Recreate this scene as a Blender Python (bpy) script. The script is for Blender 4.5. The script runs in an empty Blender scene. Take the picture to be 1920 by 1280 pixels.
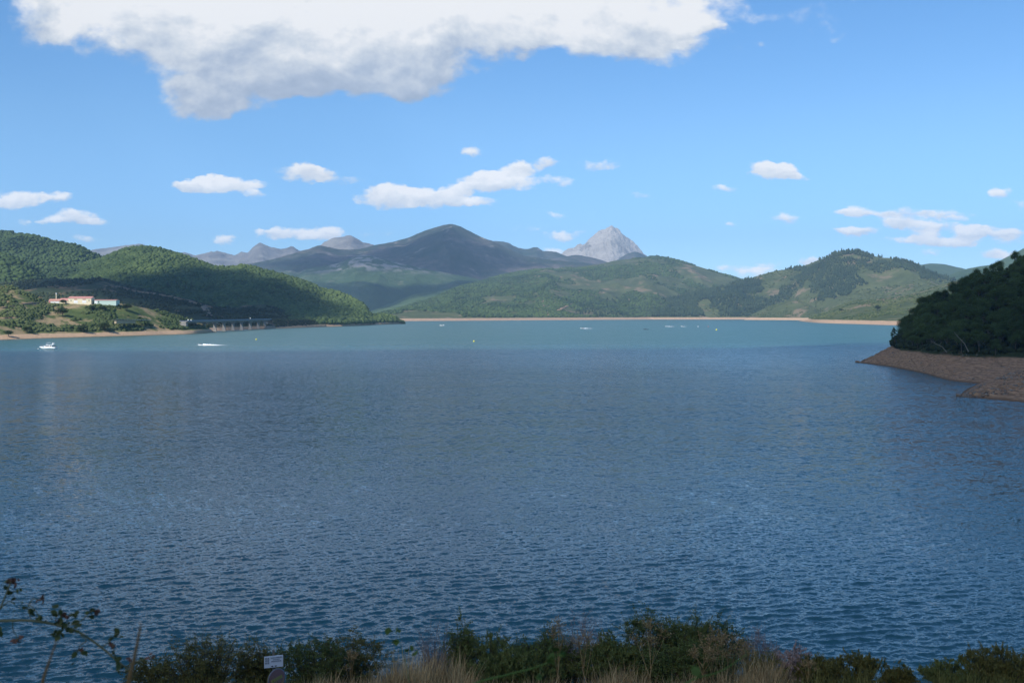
import bpy, bmesh, math, random
import numpy as np
from mathutils import Vector, Matrix
sc = bpy.context.scene
COL = sc.collection
R = math.radians
F = 1867.0          # focal length in photo pixels (35 mm on a 36 mm wide frame)
H = 28.0            # eye height above the lake
PITCH = math.atan(52.0 / F)
# ------------------------------------------------------------------ camera
cd = bpy.data.cameras.new('camera'); cam = bpy.data.objects.new('camera', cd); COL.objects.link(cam)
cd.sensor_width = 36.0; cd.lens = 35.0; cd.clip_start = 0.1; cd.clip_end = 60000
cam.location = (0, 0, H); cam.rotation_euler = (R(90) - PITCH, 0, 0)
cd.dof.use_dof = True; cd.dof.focus_distance = 400.0; cd.dof.aperture_fstop = 9.0
sc.camera = cam
sc.view_settings.view_transform = 'Standard'; sc.view_settings.look = 'None'
sc.view_settings.gamma = 1.0; sc.view_settings.exposure = 0.42
sc.cycles.use_denoising = True
sc.cycles.max_bounces = 6; sc.cycles.diffuse_bounces = 2; sc.cycles.glossy_bounces = 3
sc.cycles.volume_bounces = 0; sc.cycles.transparent_max_bounces = 12
sc.cycles.caustics_reflective = False; sc.cycles.caustics_refractive = False
# ------------------------------------------------------------------ sun direction
SUN_EL, SUN_AZ = R(42), R(217)       # azimuth clockwise from +Y: behind the camera, to the left
L = np.array([math.cos(SUN_EL) * math.sin(SUN_AZ), math.cos(SUN_EL) * math.cos(SUN_AZ), math.sin(SUN_EL)])
sd = bpy.data.lights.new('sun', 'SUN'); sun = bpy.data.objects.new('sun', sd); COL.objects.link(sun)
sd.energy = 4.2; sd.angle = R(0.53); sd.color = (1.0, 0.95, 0.87)
sun.rotation_euler = Vector(L).to_track_quat('Z', 'Y').to_euler(); sun.location = (0, 0, 100)

def pdir(px, py):
    """direction of a photo pixel with y = 1"""
    cx, cy = (px - 960) / F, (640 - py) / F
    y = math.cos(PITCH) + cy * math.sin(PITCH)
    z = -math.sin(PITCH) + cy * math.cos(PITCH)
    return cx / y, z / y
def W(px, py, D):
    u, v = pdir(px, py); return np.array([u * D, D, H + v * D])
def proj(P):
    P = np.asarray(P, float); x, y, z = P[..., 0], P[..., 1], P[..., 2] - H
    c, s = math.cos(PITCH), math.sin(PITCH)
    f = y * c - z * s; up = y * s + z * c
    return 960 + F * x / f, 640 - F * up / f
def Dw(py):                           # distance of the lake surface under a pixel row
    return -H / pdir(960, py)[1]

# ------------------------------------------------------------------ node helpers
class NT:
    def __init__(s, tree): s.t = tree; s.t.nodes.clear()
    def n(s, typ, **kw):
        nd = s.t.nodes.new(typ)
        for k, v in kw.items():
            if k == 'ins':
                for kk, vv in v.items(): s.set(nd.inputs[kk], vv)
            else: setattr(nd, k, v)
        return nd
    def set(s, sock, v):
        if isinstance(v, bpy.types.NodeSocket): s.t.links.new(v, sock)
        else: sock.default_value = v
    def math(s, op, a, b=None, c=None, clamp=False):
        nd = s.n('ShaderNodeMath', operation=op); nd.use_clamp = clamp
        for i, v in enumerate((a, b, c)):
            if v is not None: s.set(nd.inputs[i], v)
        return nd.outputs[0]
    def vmath(s, op, a, b=None, c=None, out=0):
        nd = s.n('ShaderNodeVectorMath', operation=op)
        for i, v in enumerate((a, b, c)):
            if v is not None: s.set(nd.inputs[i], v)
        return nd.outputs[out]
    def noise(s, vec, scale, detail=4, rough=0.55, dist=0.0, out='Fac', dim='3D'):
        nd = s.n('ShaderNodeTexNoise', noise_dimensions=dim)
        s.set(nd.inputs['Vector'], vec); nd.inputs['Scale'].default_value = scale
        nd.inputs['Detail'].default_value = detail; nd.inputs['Roughness'].default_value = rough
        nd.inputs['Distortion'].default_value = dist
        return nd.outputs[out]
    def ramp(s, fac, stops, interp='LINEAR'):
        nd = s.n('ShaderNodeValToRGB'); nd.color_ramp.interpolation = interp
        e = nd.color_ramp.elements
        while len(e) < len(stops): e.new(0.5)
        for el, (p, c) in zip(e, stops):
            el.position = p; el.color = (c[0], c[1], c[2], 1) if not isinstance(c, (int, float)) else (c, c, c, 1)
        s.set(nd.inputs[0], fac); return nd.outputs[0]
    def mix(s, fac, a, b, blend='MIX'):
        nd = s.n('ShaderNodeMix', data_type='RGBA', blend_type=blend)
        s.set(nd.inputs[0], fac)
        for i, v in ((6, a), (7, b)):
            s.set(nd.inputs[i], (v[0], v[1], v[2], 1) if isinstance(v, (tuple, list)) and len(v) == 3 else v)
        return nd.outputs[2]
    def smooth(s, v, lo, hi):
        nd = s.n('ShaderNodeMapRange', interpolation_type='SMOOTHSTEP')
        s.set(nd.inputs[0], v); s.set(nd.inputs[1], lo); s.set(nd.inputs[2], hi)
        return nd.outputs[0]
    def bump(s, h, strength, dist, normal=None):
        nd = s.n('ShaderNodeBump'); s.set(nd.inputs['Height'], h)
        nd.inputs['Strength'].default_value = strength; nd.inputs['Distance'].default_value = dist
        if normal is not None: s.set(nd.inputs['Normal'], normal)
        return nd.outputs[0]
def new_mat(name):
    m = bpy.data.materials.new(name); m.use_nodes = True; return m, NT(m.node_tree)
def finish(nt, color, rough=0.8, normal=None, spec=0.3, **kw):
    b = nt.n('ShaderNodeBsdfPrincipled')
    nt.set(b.inputs['Base Color'], (*color, 1) if isinstance(color, tuple) and len(color) == 3 else color)
    nt.set(b.inputs['Roughness'], rough); b.inputs['Specular IOR Level'].default_value = spec
    if normal is not None: nt.set(b.inputs['Normal'], normal)
    for k, v in kw.items(): nt.set(b.inputs[k], v)
    o = nt.n('ShaderNodeOutputMaterial'); nt.t.links.new(b.outputs[0], o.inputs[0]); return b

# ------------------------------------------------------------------ sky with clouds
# each cloud lobe: centre and radii in photo pixels (directions at infinity), strength
CL = [(150,-25,130,70,1.2),(330,-30,300,120,1.4),(330,70,150,75,1.1),(500,40,260,120,1.3),(400,140,130,75,1.2),(380,195,80,34,.9),(620,60,250,105,1.3),
      (570,125,110,50,.9),(745,115,100,75,1.2),(760,160,45,26,.8),(700,30,250,100,1.2),(900,15,280,90,1.2),(1060,60,200,58,1.1),(1200,5,180,80,1.2),
      (1280,45,86,52,.9),(1080,92,130,32,1.0),(1250,85,80,28,.7),(1345,48,34,14,.5),
      (1520,8,70,20,.22),(1540,38,40,12,.2),(1420,8,40,14,.22),(1630,5,50,14,.2),
      (410,347,90,16,1.1),(385,345,60,15,.9),(475,366,20,9,.6),(570,326,64,17,.9),(575,315,28,12,.7),(640,338,45,9,.5),
      (740,373,72,20,1.2),(735,362,45,16,.8),(820,376,64,16,1.0),(850,360,36,17,1.0),(880,378,62,9,.8),
      (800,366,46,15,.9),(900,350,50,14,.8),(935,340,78,20,1.0),(975,318,48,15,.9),(1030,306,28,13,.9),(1045,340,36,12,.6),(905,330,40,12,.7),
      (1120,308,40,11,.5),(885,284,26,9,.6),(1205,364,17,6,.5),(1046,405,24,7,.6),(1062,441,48,10,.65),(975,430,40,6,.35),
      (1448,322,50,17,1.2),(1425,314,30,14,.9),(1490,332,28,7,.7),(1360,353,30,7,.35),
      (1468,410,32,10,.6),(1369,420,15,8,.6),(1610,398,40,12,.8),(1580,402,20,10,.6),(1700,398,52,12,.7),(1770,400,60,9,.6),
      (1730,424,80,10,.7),(1620,434,60,9,.5),(1690,418,40,9,.6),(1760,452,85,11,1.1),(1740,440,36,12,.8),(1820,436,34,15,1.1),(1880,440,60,10,.9),
      (1650,402,36,8,.5),(1700,412,60,8,.5),(1790,410,30,7,.5),(1600,432,40,7,.45),(1660,446,30,6,.4),(1850,428,30,6,.45),(1900,452,40,8,.7),(1735,472,22,8,.6),(1870,476,34,12,1.0),(1875,361,28,13,.6),(1915,380,28,14,.6),(1400,500,60,9,.5),(1475,494,60,7,.35),(1515,490,22,9,.9),(1420,510,60,10,.5),
      (40,374,60,16,1.0),(10,384,40,14,.9),(110,370,34,11,.8),(145,407,50,16,1.0),(90,412,22,9,.6),(180,418,38,9,.8),(52,416,14,8,.5),(160,446,40,7,.35),
      (540,438,56,13,1.0),(600,438,40,12,.8),(625,434,26,11,.8),(425,449,28,10,.8),(700,440,70,7,.3),(1040,470,30,8,.4)]
wd = bpy.data.worlds.new('World'); sc.world = wd; wd.use_nodes = True
nt = NT(wd.node_tree)
tc = nt.n('ShaderNodeTexCoord').outputs['Generated']
sky = nt.n('ShaderNodeTexSky', sky_type='NISHITA')
sky.sun_disc = False; sky.sun_elevation = SUN_EL; sky.sun_rotation = SUN_AZ
sky.altitude = 1100; sky.air_density = 1.0; sky.dust_density = 0.0; sky.ozone_density = 3.0
sep = nt.n('ShaderNodeSeparateXYZ'); nt.set(sep.inputs[0], tc)
yy = nt.math('MAXIMUM', sep.outputs[1], 0.02)
u = nt.math('DIVIDE', sep.outputs[0], yy); v = nt.math('DIVIDE', sep.outputs[2], yy)
cmb = nt.n('ShaderNodeCombineXYZ'); nt.set(cmb.inputs[0], u); nt.set(cmb.inputs[1], v)
p0 = cmb.outputs[0]
st = nt.vmath('MULTIPLY', p0, (1.0, 1.5, 1.0))
w1 = nt.noise(st, 26, 3, 0.6, out='Color')
w2 = nt.vmath('SUBTRACT', w1, (0.5, 0.5, 0.5))
w3 = nt.noise(st, 9, 2, 0.5, out='Color')
w4 = nt.vmath('SUBTRACT', w3, (0.5, 0.5, 0.5))
vb = nt.smooth(v, 0.17, 0.26)                       # coarser billows for the near cloud bank high up
pw = nt.vmath('MULTIPLY_ADD', w2, (0.022, 0.010, 0.0), p0)
w5 = nt.vmath('SUBTRACT', nt.noise(st, 75, 4, 0.6, out='Color'), (0.5, 0.5, 0.5))
pw = nt.vmath('MULTIPLY_ADD', w5, (0.014, 0.011, 0.0), pw)
big = nt.n('ShaderNodeCombineXYZ'); nt.set(big.inputs[0], nt.math('MULTIPLY', vb, 0.11)); nt.set(big.inputs[1], nt.math('MULTIPLY', vb, 0.09))
pw = nt.vmath('MULTIPLY_ADD', w4, big.outputs[0], pw)
acc = None
for (px, py, rx, ry, wt) in CL:
    cu, cv = pdir(px, py); iu, iv = F / rx / 1.12, F / ry / 1.12
    off = (-cu * iu, -cv * iv, 1.0)
    if acc is not None: off = nt.vmath('MULTIPLY_ADD', acc, (0.0, 0.0, 0.0), off)     # keeps the chain serial so the shader stack stays small
    q = nt.vmath('MULTIPLY_ADD', pw, (iu, iv, 0.0), off)
    d = nt.vmath('DOT_PRODUCT', q, q, out=1)
    m = nt.math('MULTIPLY', nt.math('SUBTRACT', 2.0, d, clamp=True), wt)
    mv = nt.n('ShaderNodeCombineXYZ'); nt.set(mv.inputs[1], m); nt.set(mv.inputs[2], m); mv = mv.outputs[0]
    acc = nt.vmath('MULTIPLY', q, mv) if acc is None else nt.vmath('MULTIPLY_ADD', q, mv, acc)
sa = nt.n('ShaderNodeSeparateXYZ'); nt.set(sa.inputs[0], acc)
Ssh, M = sa.outputs[1], sa.outputs[2]
n_a = nt.noise(st, 34, 7, 0.62, 0.15)
n_b = nt.noise(nt.vmath('ADD', st, (-0.006, 0.010, 0.0)), 34, 7, 0.62, 0.15)
n_c = nt.noise(st, 7, 8, 0.60, 0.35)
n_d = nt.noise(nt.vmath('ADD', st, (-0.02, 0.035, 0.0)), 7, 8, 0.60, 0.35)
nm = nt.math('ADD', nt.math('MULTIPLY', nt.math('SUBTRACT', n_a, 0.5), 2.1), nt.math('MULTIPLY', nt.math('SUBTRACT', n_c, 0.5), nt.math('MULTIPLY', vb, 1.6)))
dens = nt.math('ADD', M, nm)
gate = nt.smooth(M, 0.02, 0.22)
alpha = nt.math('MULTIPLY', nt.smooth(dens, nt.math('SUBTRACT', 0.14, nt.math('MULTIPLY', vb, 0.10)), nt.math('ADD', 0.86, nt.math('MULTIPLY', vb, 0.45))), gate)
alpha = nt.math('MULTIPLY', alpha, nt.smooth(sep.outputs[1], 0.03, 0.15))
rel = nt.math('DIVIDE', Ssh, nt.math('ADD', M, 0.15))
lit = nt.math('ADD', nt.math('ADD', 0.80, nt.math('MULTIPLY', vb, 0.02)), nt.math('MULTIPLY', rel, 0.50))
lit = nt.math('ADD', lit, nt.math('MULTIPLY', nt.math('SUBTRACT', n_a, n_b), 0.65))
lit = nt.math('ADD', lit, nt.math('MULTIPLY', nt.math('MULTIPLY', nt.math('SUBTRACT', v, 0.272), 8.5), vb))
lit = nt.math('ADD', lit, nt.math('MULTIPLY', nt.math('MULTIPLY', nt.math('SUBTRACT', n_c, n_d), vb), 1.8))
lit = nt.math('ADD', lit, nt.math('MULTIPLY', nt.math('SUBTRACT', n_c, 0.5), 0.7))
ccol = nt.ramp(lit, [(0.0, (0.36, 0.44, 0.58)), (0.35, (0.50, 0.58, 0.71)), (0.66, (0.74, 0.79, 0.85)), (0.95, (1.0, 1.0, 1.0))])
hs = nt.n('ShaderNodeHueSaturation'); hs.inputs['Saturation'].default_value = 1.22; hs.inputs['Value'].default_value = 1.0
nt.set(hs.inputs['Color'], nt.mix(nt.smooth(sep.outputs[2], 0.20, -0.02), sky.outputs[0], (0.66, 0.82, 1.08), 'MULTIPLY'))
bg1 = nt.n('ShaderNodeBackground'); nt.set(bg1.inputs[0], hs.outputs[0]); bg1.inputs[1].default_value = 0.13
bg2 = nt.n('ShaderNodeBackground'); nt.set(bg2.inputs[0], ccol); nt.set(bg2.inputs[1], nt.math('ADD', 0.74, nt.math('MULTIPLY', nt.smooth(v, 0.22, 0.02), 0.42)))
ms = nt.n('ShaderNodeMixShader'); nt.set(ms.inputs[0], alpha)
nt.t.links.new(bg1.outputs[0], ms.inputs[1]); nt.t.links.new(bg2.outputs[0], ms.inputs[2])
wo = nt.n('ShaderNodeOutputWorld'); nt.t.links.new(ms.outputs[0], wo.inputs[0])
wd.cycles.sampling_method = 'MANUAL'; wd.cycles.sample_map_resolution = 512

# ------------------------------------------------------------------ mesh helpers
def mesh_np(name, V, Fc, smooth=False):
    """V (n,3), Fc list of (k, array of faces with k corners)"""
    me = bpy.data.meshes.new(name); V = np.ascontiguousarray(V, np.float32)
    me.vertices.add(len(V)); me.vertices.foreach_set('co', V.ravel())
    loops = np.concatenate([f.ravel() for f in Fc]).astype(np.int32)
    tot = np.concatenate([np.full(len(f), f.shape[1]) for f in Fc]).astype(np.int32)
    st_ = np.concatenate([[0], np.cumsum(tot)[:-1]]).astype(np.int32)
    me.loops.add(len(loops)); me.loops.foreach_set('vertex_index', loops)
    me.polygons.add(len(tot)); me.polygons.foreach_set('loop_start', st_); me.polygons.foreach_set('loop_total', tot)
    if smooth: me.polygons.foreach_set('use_smooth', np.ones(len(tot), bool))
    me.update(calc_edges=True); return me
def attr(me, name, vals):
    a = me.attributes.new(name, 'FLOAT', 'POINT'); a.data.foreach_set('value', np.ascontiguousarray(vals, np.float32))
def link(name, me, mat=None, parent=None, loc=None, **props):
    o = bpy.data.objects.new(name, me); COL.objects.link(o)
    if mat is not None and me is not None and not len(me.materials): me.materials.append(mat)
    if parent is not None: o.parent = parent
    if loc is not None: o.location = loc
    for k, v_ in props.items(): o[k] = v_
    return o
def thing(name, loc, label, cat, group=None, rz=0.0):
    o = bpy.data.objects.new(name, None); COL.objects.link(o); o.location = loc; o.rotation_euler = (0, 0, rz)
    o.empty_display_size = 0.5; o['label'] = label; o['category'] = cat
    if group: o['group'] = group
    return o
def struct(name, me, mat, **kw): return link(name, me, mat, kind='structure', **kw)
class MB:
    def __init__(s): s.v = []; s.f = []
    def add(s, vs, fs):
        b = len(s.v); s.v += [tuple(map(float, p)) for p in vs]; s.f += [tuple(i + b for i in f) for f in fs]; return s
    def box(s, c, d, rz=0.0, taper=1.0):
        cx, cy, cz = c; a, b, h = d[0] / 2, d[1] / 2, d[2] / 2; cr, sr = math.cos(rz), math.sin(rz); vs = []
        for z, t in ((-h, 1.0), (h, taper)):
            for x, y in ((-a, -b), (a, -b), (a, b), (-a, b)):
                x, y = x * t, y * t; vs.append((cx + x * cr - y * sr, cy + x * sr + y * cr, cz + z))
        return s.add(vs, [(3, 2, 1, 0), (4, 5, 6, 7), (0, 1, 5, 4), (1, 2, 6, 5), (2, 3, 7, 6), (3, 0, 4, 7)])
    def prism(s, pts, y0, y1):
        """outline pts in xz extruded from y0 to y1"""
        n = len(pts); vs = [(x, y0, z) for x, z in pts] + [(x, y1, z) for x, z in pts]
        fs = [tuple(range(n)), tuple(range(2 * n - 1, n - 1, -1))] + [(i, i + n, (i + 1) % n + n, (i + 1) % n) for i in range(n)]
        return s.add(vs, fs)
    def tube(s, path, rad, seg=6, cap=True):
        P = [Vector(p) for p in path]; n = len(P); rs = rad if isinstance(rad, (list, tuple)) else [rad] * n
        t0 = (P[1] - P[0]).normalized(); up = Vector((0, 0, 1)) if abs(t0.z) < 0.9 else Vector((1, 0, 0))
        a = t0.cross(up).normalized(); vs = []; fs = []
        for i in range(n):
            t = (P[min(i + 1, n - 1)] - P[max(i - 1, 0)]).normalized()
            a = (a - t * a.dot(t)).normalized(); b = t.cross(a)
            for k in range(seg):
                w = 2 * math.pi * k / seg; vs.append(P[i] + (a * math.cos(w) + b * math.sin(w)) * rs[i])
        for i in range(n - 1):
            for k in range(seg):
                k2 = (k + 1) % seg; fs.append((i * seg + k, i * seg + k2, (i + 1) * seg + k2, (i + 1) * seg + k))
        if cap: fs += [tuple(range(seg))[::-1], tuple(range((n - 1) * seg, n * seg))]
        return s.add(vs, fs)
    def lathe(s, prof, c=(0, 0, 0), seg=20):
        vs = []; fs = []
        for r, z in prof:
            for k in range(seg):
                w = 2 * math.pi * k / seg; vs.append((c[0] + r * math.cos(w), c[1] + r * math.sin(w), c[2] + z))
        for i in range(len(prof) - 1):
            for k in range(seg):
                k2 = (k + 1) % seg; fs.append((i * seg + k, i * seg + k2, (i + 1) * seg + k2, (i + 1) * seg + k))
        fs += [tuple(range(seg))[::-1], tuple(range((len(prof) - 1) * seg, len(prof) * seg))]
        return s.add(vs, fs)
    def mesh(s, name, smooth=False, bevel=0.0):
        me = bpy.data.meshes.new(name); me.from_pydata(s.v, [], s.f)
        bm = bmesh.new(); bm.from_mesh(me); bmesh.ops.recalc_face_normals(bm, faces=bm.faces)
        if bevel: bmesh.ops.bevel(bm, geom=list(bm.edges), offset=bevel, segments=1, affect='EDGES')
        bm.to_mesh(me); bm.free()
        if smooth: me.polygons.foreach_set('use_smooth', np.ones(len(me.polygons), bool))
        return me
    def put(s, name, mat, parent=None, smooth=False, bevel=0.0, **kw): return link(name, s.mesh(name, smooth, bevel), mat, parent, **kw)

# ------------------------------------------------------------------ numpy noise
def _h(ix, iy, seed):
    n = (ix.astype(np.int64) * 374761393 + iy.astype(np.int64) * 668265263 + seed * 1442695041) & 0x7fffffff
    n = ((n ^ (n >> 13)) * 1274126177) & 0x7fffffff; n = (n ^ (n >> 16)) & 0xffff
    return n / 65535.0
def vnoise(x, y, seed=0):
    ix, iy = np.floor(x), np.floor(y); fx, fy = x - ix, y - iy
    ux, uy = fx * fx * fx * (fx * (fx * 6 - 15) + 10), fy * fy * fy * (fy * (fy * 6 - 15) + 10)
    a, b, c, d = _h(ix, iy, seed), _h(ix + 1, iy, seed), _h(ix, iy + 1, seed), _h(ix + 1, iy + 1, seed)
    return (a + (b - a) * ux) * (1 - uy) + (c + (d - c) * ux) * uy
def fbm(x, y, oct_=5, seed=0, gain=0.5, ridged=False):
    s_, a, t = 0.0, 1.0, 0.0
    x, y = np.asarray(x, float), np.asarray(y, float)
    for o in range(oct_):
        n = vnoise(x, y, seed + o * 17)
        if ridged: n = 1 - np.abs(2 * n - 1)
        s_ = s_ + a * n; t += a; a *= gain
        x, y = x * 1.93 + y * 0.31 + 11.3, y * 1.93 - x * 0.31 + 5.7
    return s_ / t
def cinterp(x, pts, smooth=True):
    xs = np.array([p[0] for p in pts], float); ys = np.array([p[1] for p in pts], float)
    if not smooth or len(pts) < 3: return np.interp(x, xs, ys)
    h = np.diff(xs); dl = np.diff(ys) / h; m = np.zeros(len(xs)); m[0], m[-1] = dl[0], dl[-1]
    for i in range(1, len(xs) - 1):
        m[i] = 0 if dl[i - 1] * dl[i] <= 0 else (h[i - 1] + h[i]) / (h[i - 1] / dl[i] + h[i] / dl[i - 1]) if abs(dl[i]) > 1e-9 and abs(dl[i - 1]) > 1e-9 else 0
    xc = np.clip(x, xs[0], xs[-1]); i = np.clip(np.searchsorted(xs, xc) - 1, 0, len(h) - 1)
    t = (xc - xs[i]) / h[i]
    return ys[i] * (1 + 2 * t) * (1 - t) ** 2 + h[i] * m[i] * t * (1 - t) ** 2 + ys[i + 1] * t * t * (3 - 2 * t) + h[i] * m[i + 1] * t * t * (t - 1)

# ------------------------------------------------------------------ hills
class Hill:
    def __init__(s, name, crest, Dc, foot, mat, x0=None, x1=None, step=2.5, nr=70, zb=6.0, fb=0.06, amp=30.0, freq=1 / 350., seed=1,
                 power=0.8, zf=-4.0, back=0.8, rough=1.5, sbeach=0.0, label=None, amin=0.0, rb=6, terr=0.0):
        x0 = crest[0][0] if x0 is None else x0; x1 = crest[-1][0] if x1 is None else x1
        px = np.arange(x0, x1 + step, step); nb = 10
        cy = cinterp(px, crest); dc = cinterp(px, Dc); df = cinterp(px, foot)
        uv = np.array([pdir(a, b) for a, b in zip(px, cy)]); s.px = px
        t = np.concatenate([np.linspace(0, fb, rb + 1)[:-1], np.linspace(fb, 1, nr)]); s.rb = rb
        zc = H + uv[:, 1] * dc
        T = t[:, None]; Dg = df + (dc - df) * T
        q = np.clip((T - fb) / (1 - fb), 0, 1)
        g = power * (1 - (1 - q) ** 1.7) + (1 - power) * q ** 1.6 * (1.0)
        zbb = np.minimum(zb * (1 + 0.0 * px), np.maximum(zc * 0.6, 1.0))
        Z = np.where(T < fb, zf + (zbb - zf) * (np.minimum(T / fb, 1)) ** 0.9, zbb + (zc - zbb) * g)
        Xg = (px - 960) / F / math.cos(PITCH) * Dg
        nz = fbm(Xg * freq, Dg * freq * 0.45, 6, seed, 0.52, True) - 0.55
        env = np.sin(np.pi * np.clip(q, 0, 1)) ** 0.7 + amin * q
        Z = Z + amp * nz * env * np.clip(zc / 60., 0.2, 1)
        fine = (fbm(Xg * freq * 9, Dg * freq * 9, 6, seed + 5, 0.58, rough > 10) - 0.5)
        Z = Z + rough * fine * np.clip(q * 6, 0, 1)
        Z = Z + sbeach * (fbm(Xg / 9., Dg / 14., 4, seed + 9, 0.6, True) - 0.5) * np.clip(T / fb * 2, 0, 1)
        if terr:
            wv = Z + 1.6 * fbm(Xg / 22., Dg / 22., 4, seed + 13)
            Z = Z + terr * (np.sin(wv * 2 * math.pi / 1.35) * 0.16 + np.sin(wv * 2 * math.pi / 0.62 + 1) * 0.07) * np.clip(T / fb * 3, 0, 1) * np.where(T < fb * 1.15, 1, 0)
        lim = H + (zc + rough * fine[-1] - H) / dc * Dg - 0.02 * (1 - q) * np.abs(zc) - 0.0
        Z = np.where(T >= fb, np.minimum(Z, lim), Z)
        # the far side falls away
        tb = np.linspace(0, 1, nb + 1)[1:, None]; Db = dc + tb * back * (dc - df + 60)
        Zb = Z[-1] - (Z[-1] - zf) * (tb ** 1.3)
        Xb = (px - 960) / F / math.cos(PITCH) * Db
        P = np.stack([np.concatenate([Xg, Xb]), np.concatenate([Dg, Db]), np.concatenate([Z, Zb])], -1)
        s.P = P; s.fb = fb; s.nrr = nr; s.nf = len(t); s.Q = proj(P[:s.nf])
        n_, m_ = P.shape[:2]; I = np.arange(n_ * m_).reshape(n_, m_)
        Fq = np.stack([I[:-1, :-1], I[:-1, 1:], I[1:, 1:], I[1:, :-1]], -1).reshape(-1, 4)
        me = mesh_np(name, P.reshape(-1, 3), [Fq], True)
        s.o = struct(name, me, mat)
        if label: s.o['label'] = label
    def pick(s, px, py):
        j = int(np.clip(np.searchsorted(s.px, px), 0, len(s.px) - 1)); ys = s.Q[1][:, j]
        k = np.where(ys <= py)[0]; i = int(k[0]) if len(k) else s.nf - 1
        if i == 0: return s.P[0, j].copy()
        a = (ys[i - 1] - py) / max(ys[i - 1] - ys[i], 1e-6)
        return s.P[i - 1, j] * (1 - np.clip(a, 0, 1)) + s.P[i, j] * np.clip(a, 0, 1)
    def sample(s, n, rng, t0=0.0, over=1.0, keep=None, x0=None, x1=None):
        r0 = t0 / s.fb * s.rb if t0 <= s.fb else s.rb + (t0 - s.fb) / (1 - s.fb) * s.nrr
        r = r0 + rng.random(n) * (s.nf - 2 - r0 + over); c = rng.random(n) * (len(s.px) - 1.001)
        if x0 is not None: c = (np.array(x0) - s.px[0]) / (s.px[1] - s.px[0]) + rng.random(n) * (x1 - x0) / (s.px[1] - s.px[0])
        i, j = np.clip(r.astype(int), 0, s.P.shape[0] - 2), np.clip(c.astype(int), 0, len(s.px) - 2); fr, fc = (r - i)[:, None], (c - j)[:, None]
        P = s.P
        p = (P[i, j] * (1 - fr) + P[i + 1, j] * fr) * (1 - fc) + (P[i, j + 1] * (1 - fr) + P[i + 1, j + 1] * fr) * fc
        if keep is not None:
            X, Y = proj(p); p = p[keep(X, Y, p)]
        return p

def hill_mat(name, c1, c2, c3, bare, beach=(0.42, 0.30, 0.19), zb=6.0, s1=0.01, s2=0.06, bare_t=0.62, bare_w=0.05, rock=None, bs=0.5, bd=2.0, beach2=None, zvar=2.5, stretch=(1, 1, 1), rockz=None):
    m, nt = new_mat(name)
    geo = nt.n('ShaderNodeNewGeometry'); pos = nt.vmath('MULTIPLY', geo.outputs['Position'], stretch)
    z = nt.n('ShaderNodeSeparateXYZ'); nt.set(z.inputs[0], geo.outputs['Position'])
    na = nt.noise(pos, s1, 6, 0.6, 0.3); nb_ = nt.noise(pos, s2, 5, 0.65); nc = nt.noise(nt.vmath('ADD', pos, (531, 77, 13)), s1 * 1.7, 7, 0.66, 0.5)
    col = nt.ramp(nt.math('ADD', nt.math('MULTIPLY', na, 0.6), nt.math('MULTIPLY', nb_, 0.4)), [(0.36, c1), (0.5, c2), (0.64, c3)])
    col = nt.mix(nt.smooth(nc, bare_t, bare_t + bare_w), col, nt.mix(nb_, bare, tuple(x * 0.62 for x in bare)))
    if rock is not None:
        rc, rt, rs = rock
        nr_ = nt.noise(pos, rs, 8, 0.7, 0.4)
        rf = nt.smooth(nr_, rt, rt + 0.06)
        if rockz: rf = nt.math('MULTIPLY', rf, nt.smooth(nt.math('ADD', z.outputs[2], nt.math('MULTIPLY', na, 120)), rockz[0], rockz[1]))
        col = nt.mix(rf, col, nt.mix(nb_, rc, tuple(x * 0.55 for x in rc)))
    zz = nt.math('ADD', z.outputs[2], nt.math('MULTIPLY', nt.math('SUBTRACT', nt.noise(pos, s2 * 0.6, 5, 0.65), 0.5), zvar))
    ns = nt.noise(nt.vmath('MULTIPLY', geo.outputs['Position'], (1, 1, 9)), s2 * 2.5, 6, 0.7)
    b2 = beach2 or tuple(x * 0.6 for x in beach)
    bc = nt.mix(nt.smooth(ns, 0.4, 0.62), beach, b2)
    bc = nt.mix(nt.smooth(z.outputs[2], 0.9, 0.2), bc, tuple(x * 0.45 for x in beach))     # wet rim at the waterline
    col = nt.mix(nt.smooth(zz, zb - 0.6, zb + 0.6), bc, col)
    h = nt.math('ADD', nt.math('MULTIPLY', nb_, 1.0), nt.math('MULTIPLY', nt.noise(pos, s2 * 6, 4, 0.7), 0.5))
    finish(nt, col, 0.95, nt.bump(h, bs, bd), 0.1); return m

G1, G2, G3 = (0.035, 0.060, 0.020), (0.060, 0.095, 0.030), (0.105, 0.135, 0.050)
SAND = (0.52, 0.35, 0.22)
m_far = hill_mat('grey_scree', (0.13, 0.12, 0.11), (0.20, 0.185, 0.17), (0.27, 0.25, 0.225), (0.34, 0.32, 0.28), zb=-50, s1=0.0012, s2=0.006, bare_t=0.5, bd=25, bs=0.8)
m_peak = hill_mat('pale_limestone', (0.42, 0.38, 0.33), (0.55, 0.50, 0.44), (0.66, 0.60, 0.53), (0.36, 0.33, 0.29), zb=-50, s1=0.0018, s2=0.012, bare_t=0.58, bd=40, bs=1.0, stretch=(1, 1, 2.2))
m_main = hill_mat('heather_slope', (0.022, 0.048, 0.03), (0.06, 0.070, 0.055), (0.17, 0.135, 0.12), (0.42, 0.33, 0.22), zb=-50, s1=0.0020, s2=0.012, bare_t=0.62, bd=15, bs=0.7, rock=((0.34, 0.30, 0.27), 0.60, 0.004))
m_rockrib = hill_mat('rock_rib', (0.04, 0.07, 0.03), (0.055, 0.095, 0.04), (0.10, 0.13, 0.07), (0.16, 0.17, 0.10), zb=-50, s1=0.003, s2=0.012, bare_t=0.6, bd=15, bs=0.9, rock=((0.40, 0.37, 0.34), 0.49, 0.009), rockz=(360, 450))
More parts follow.
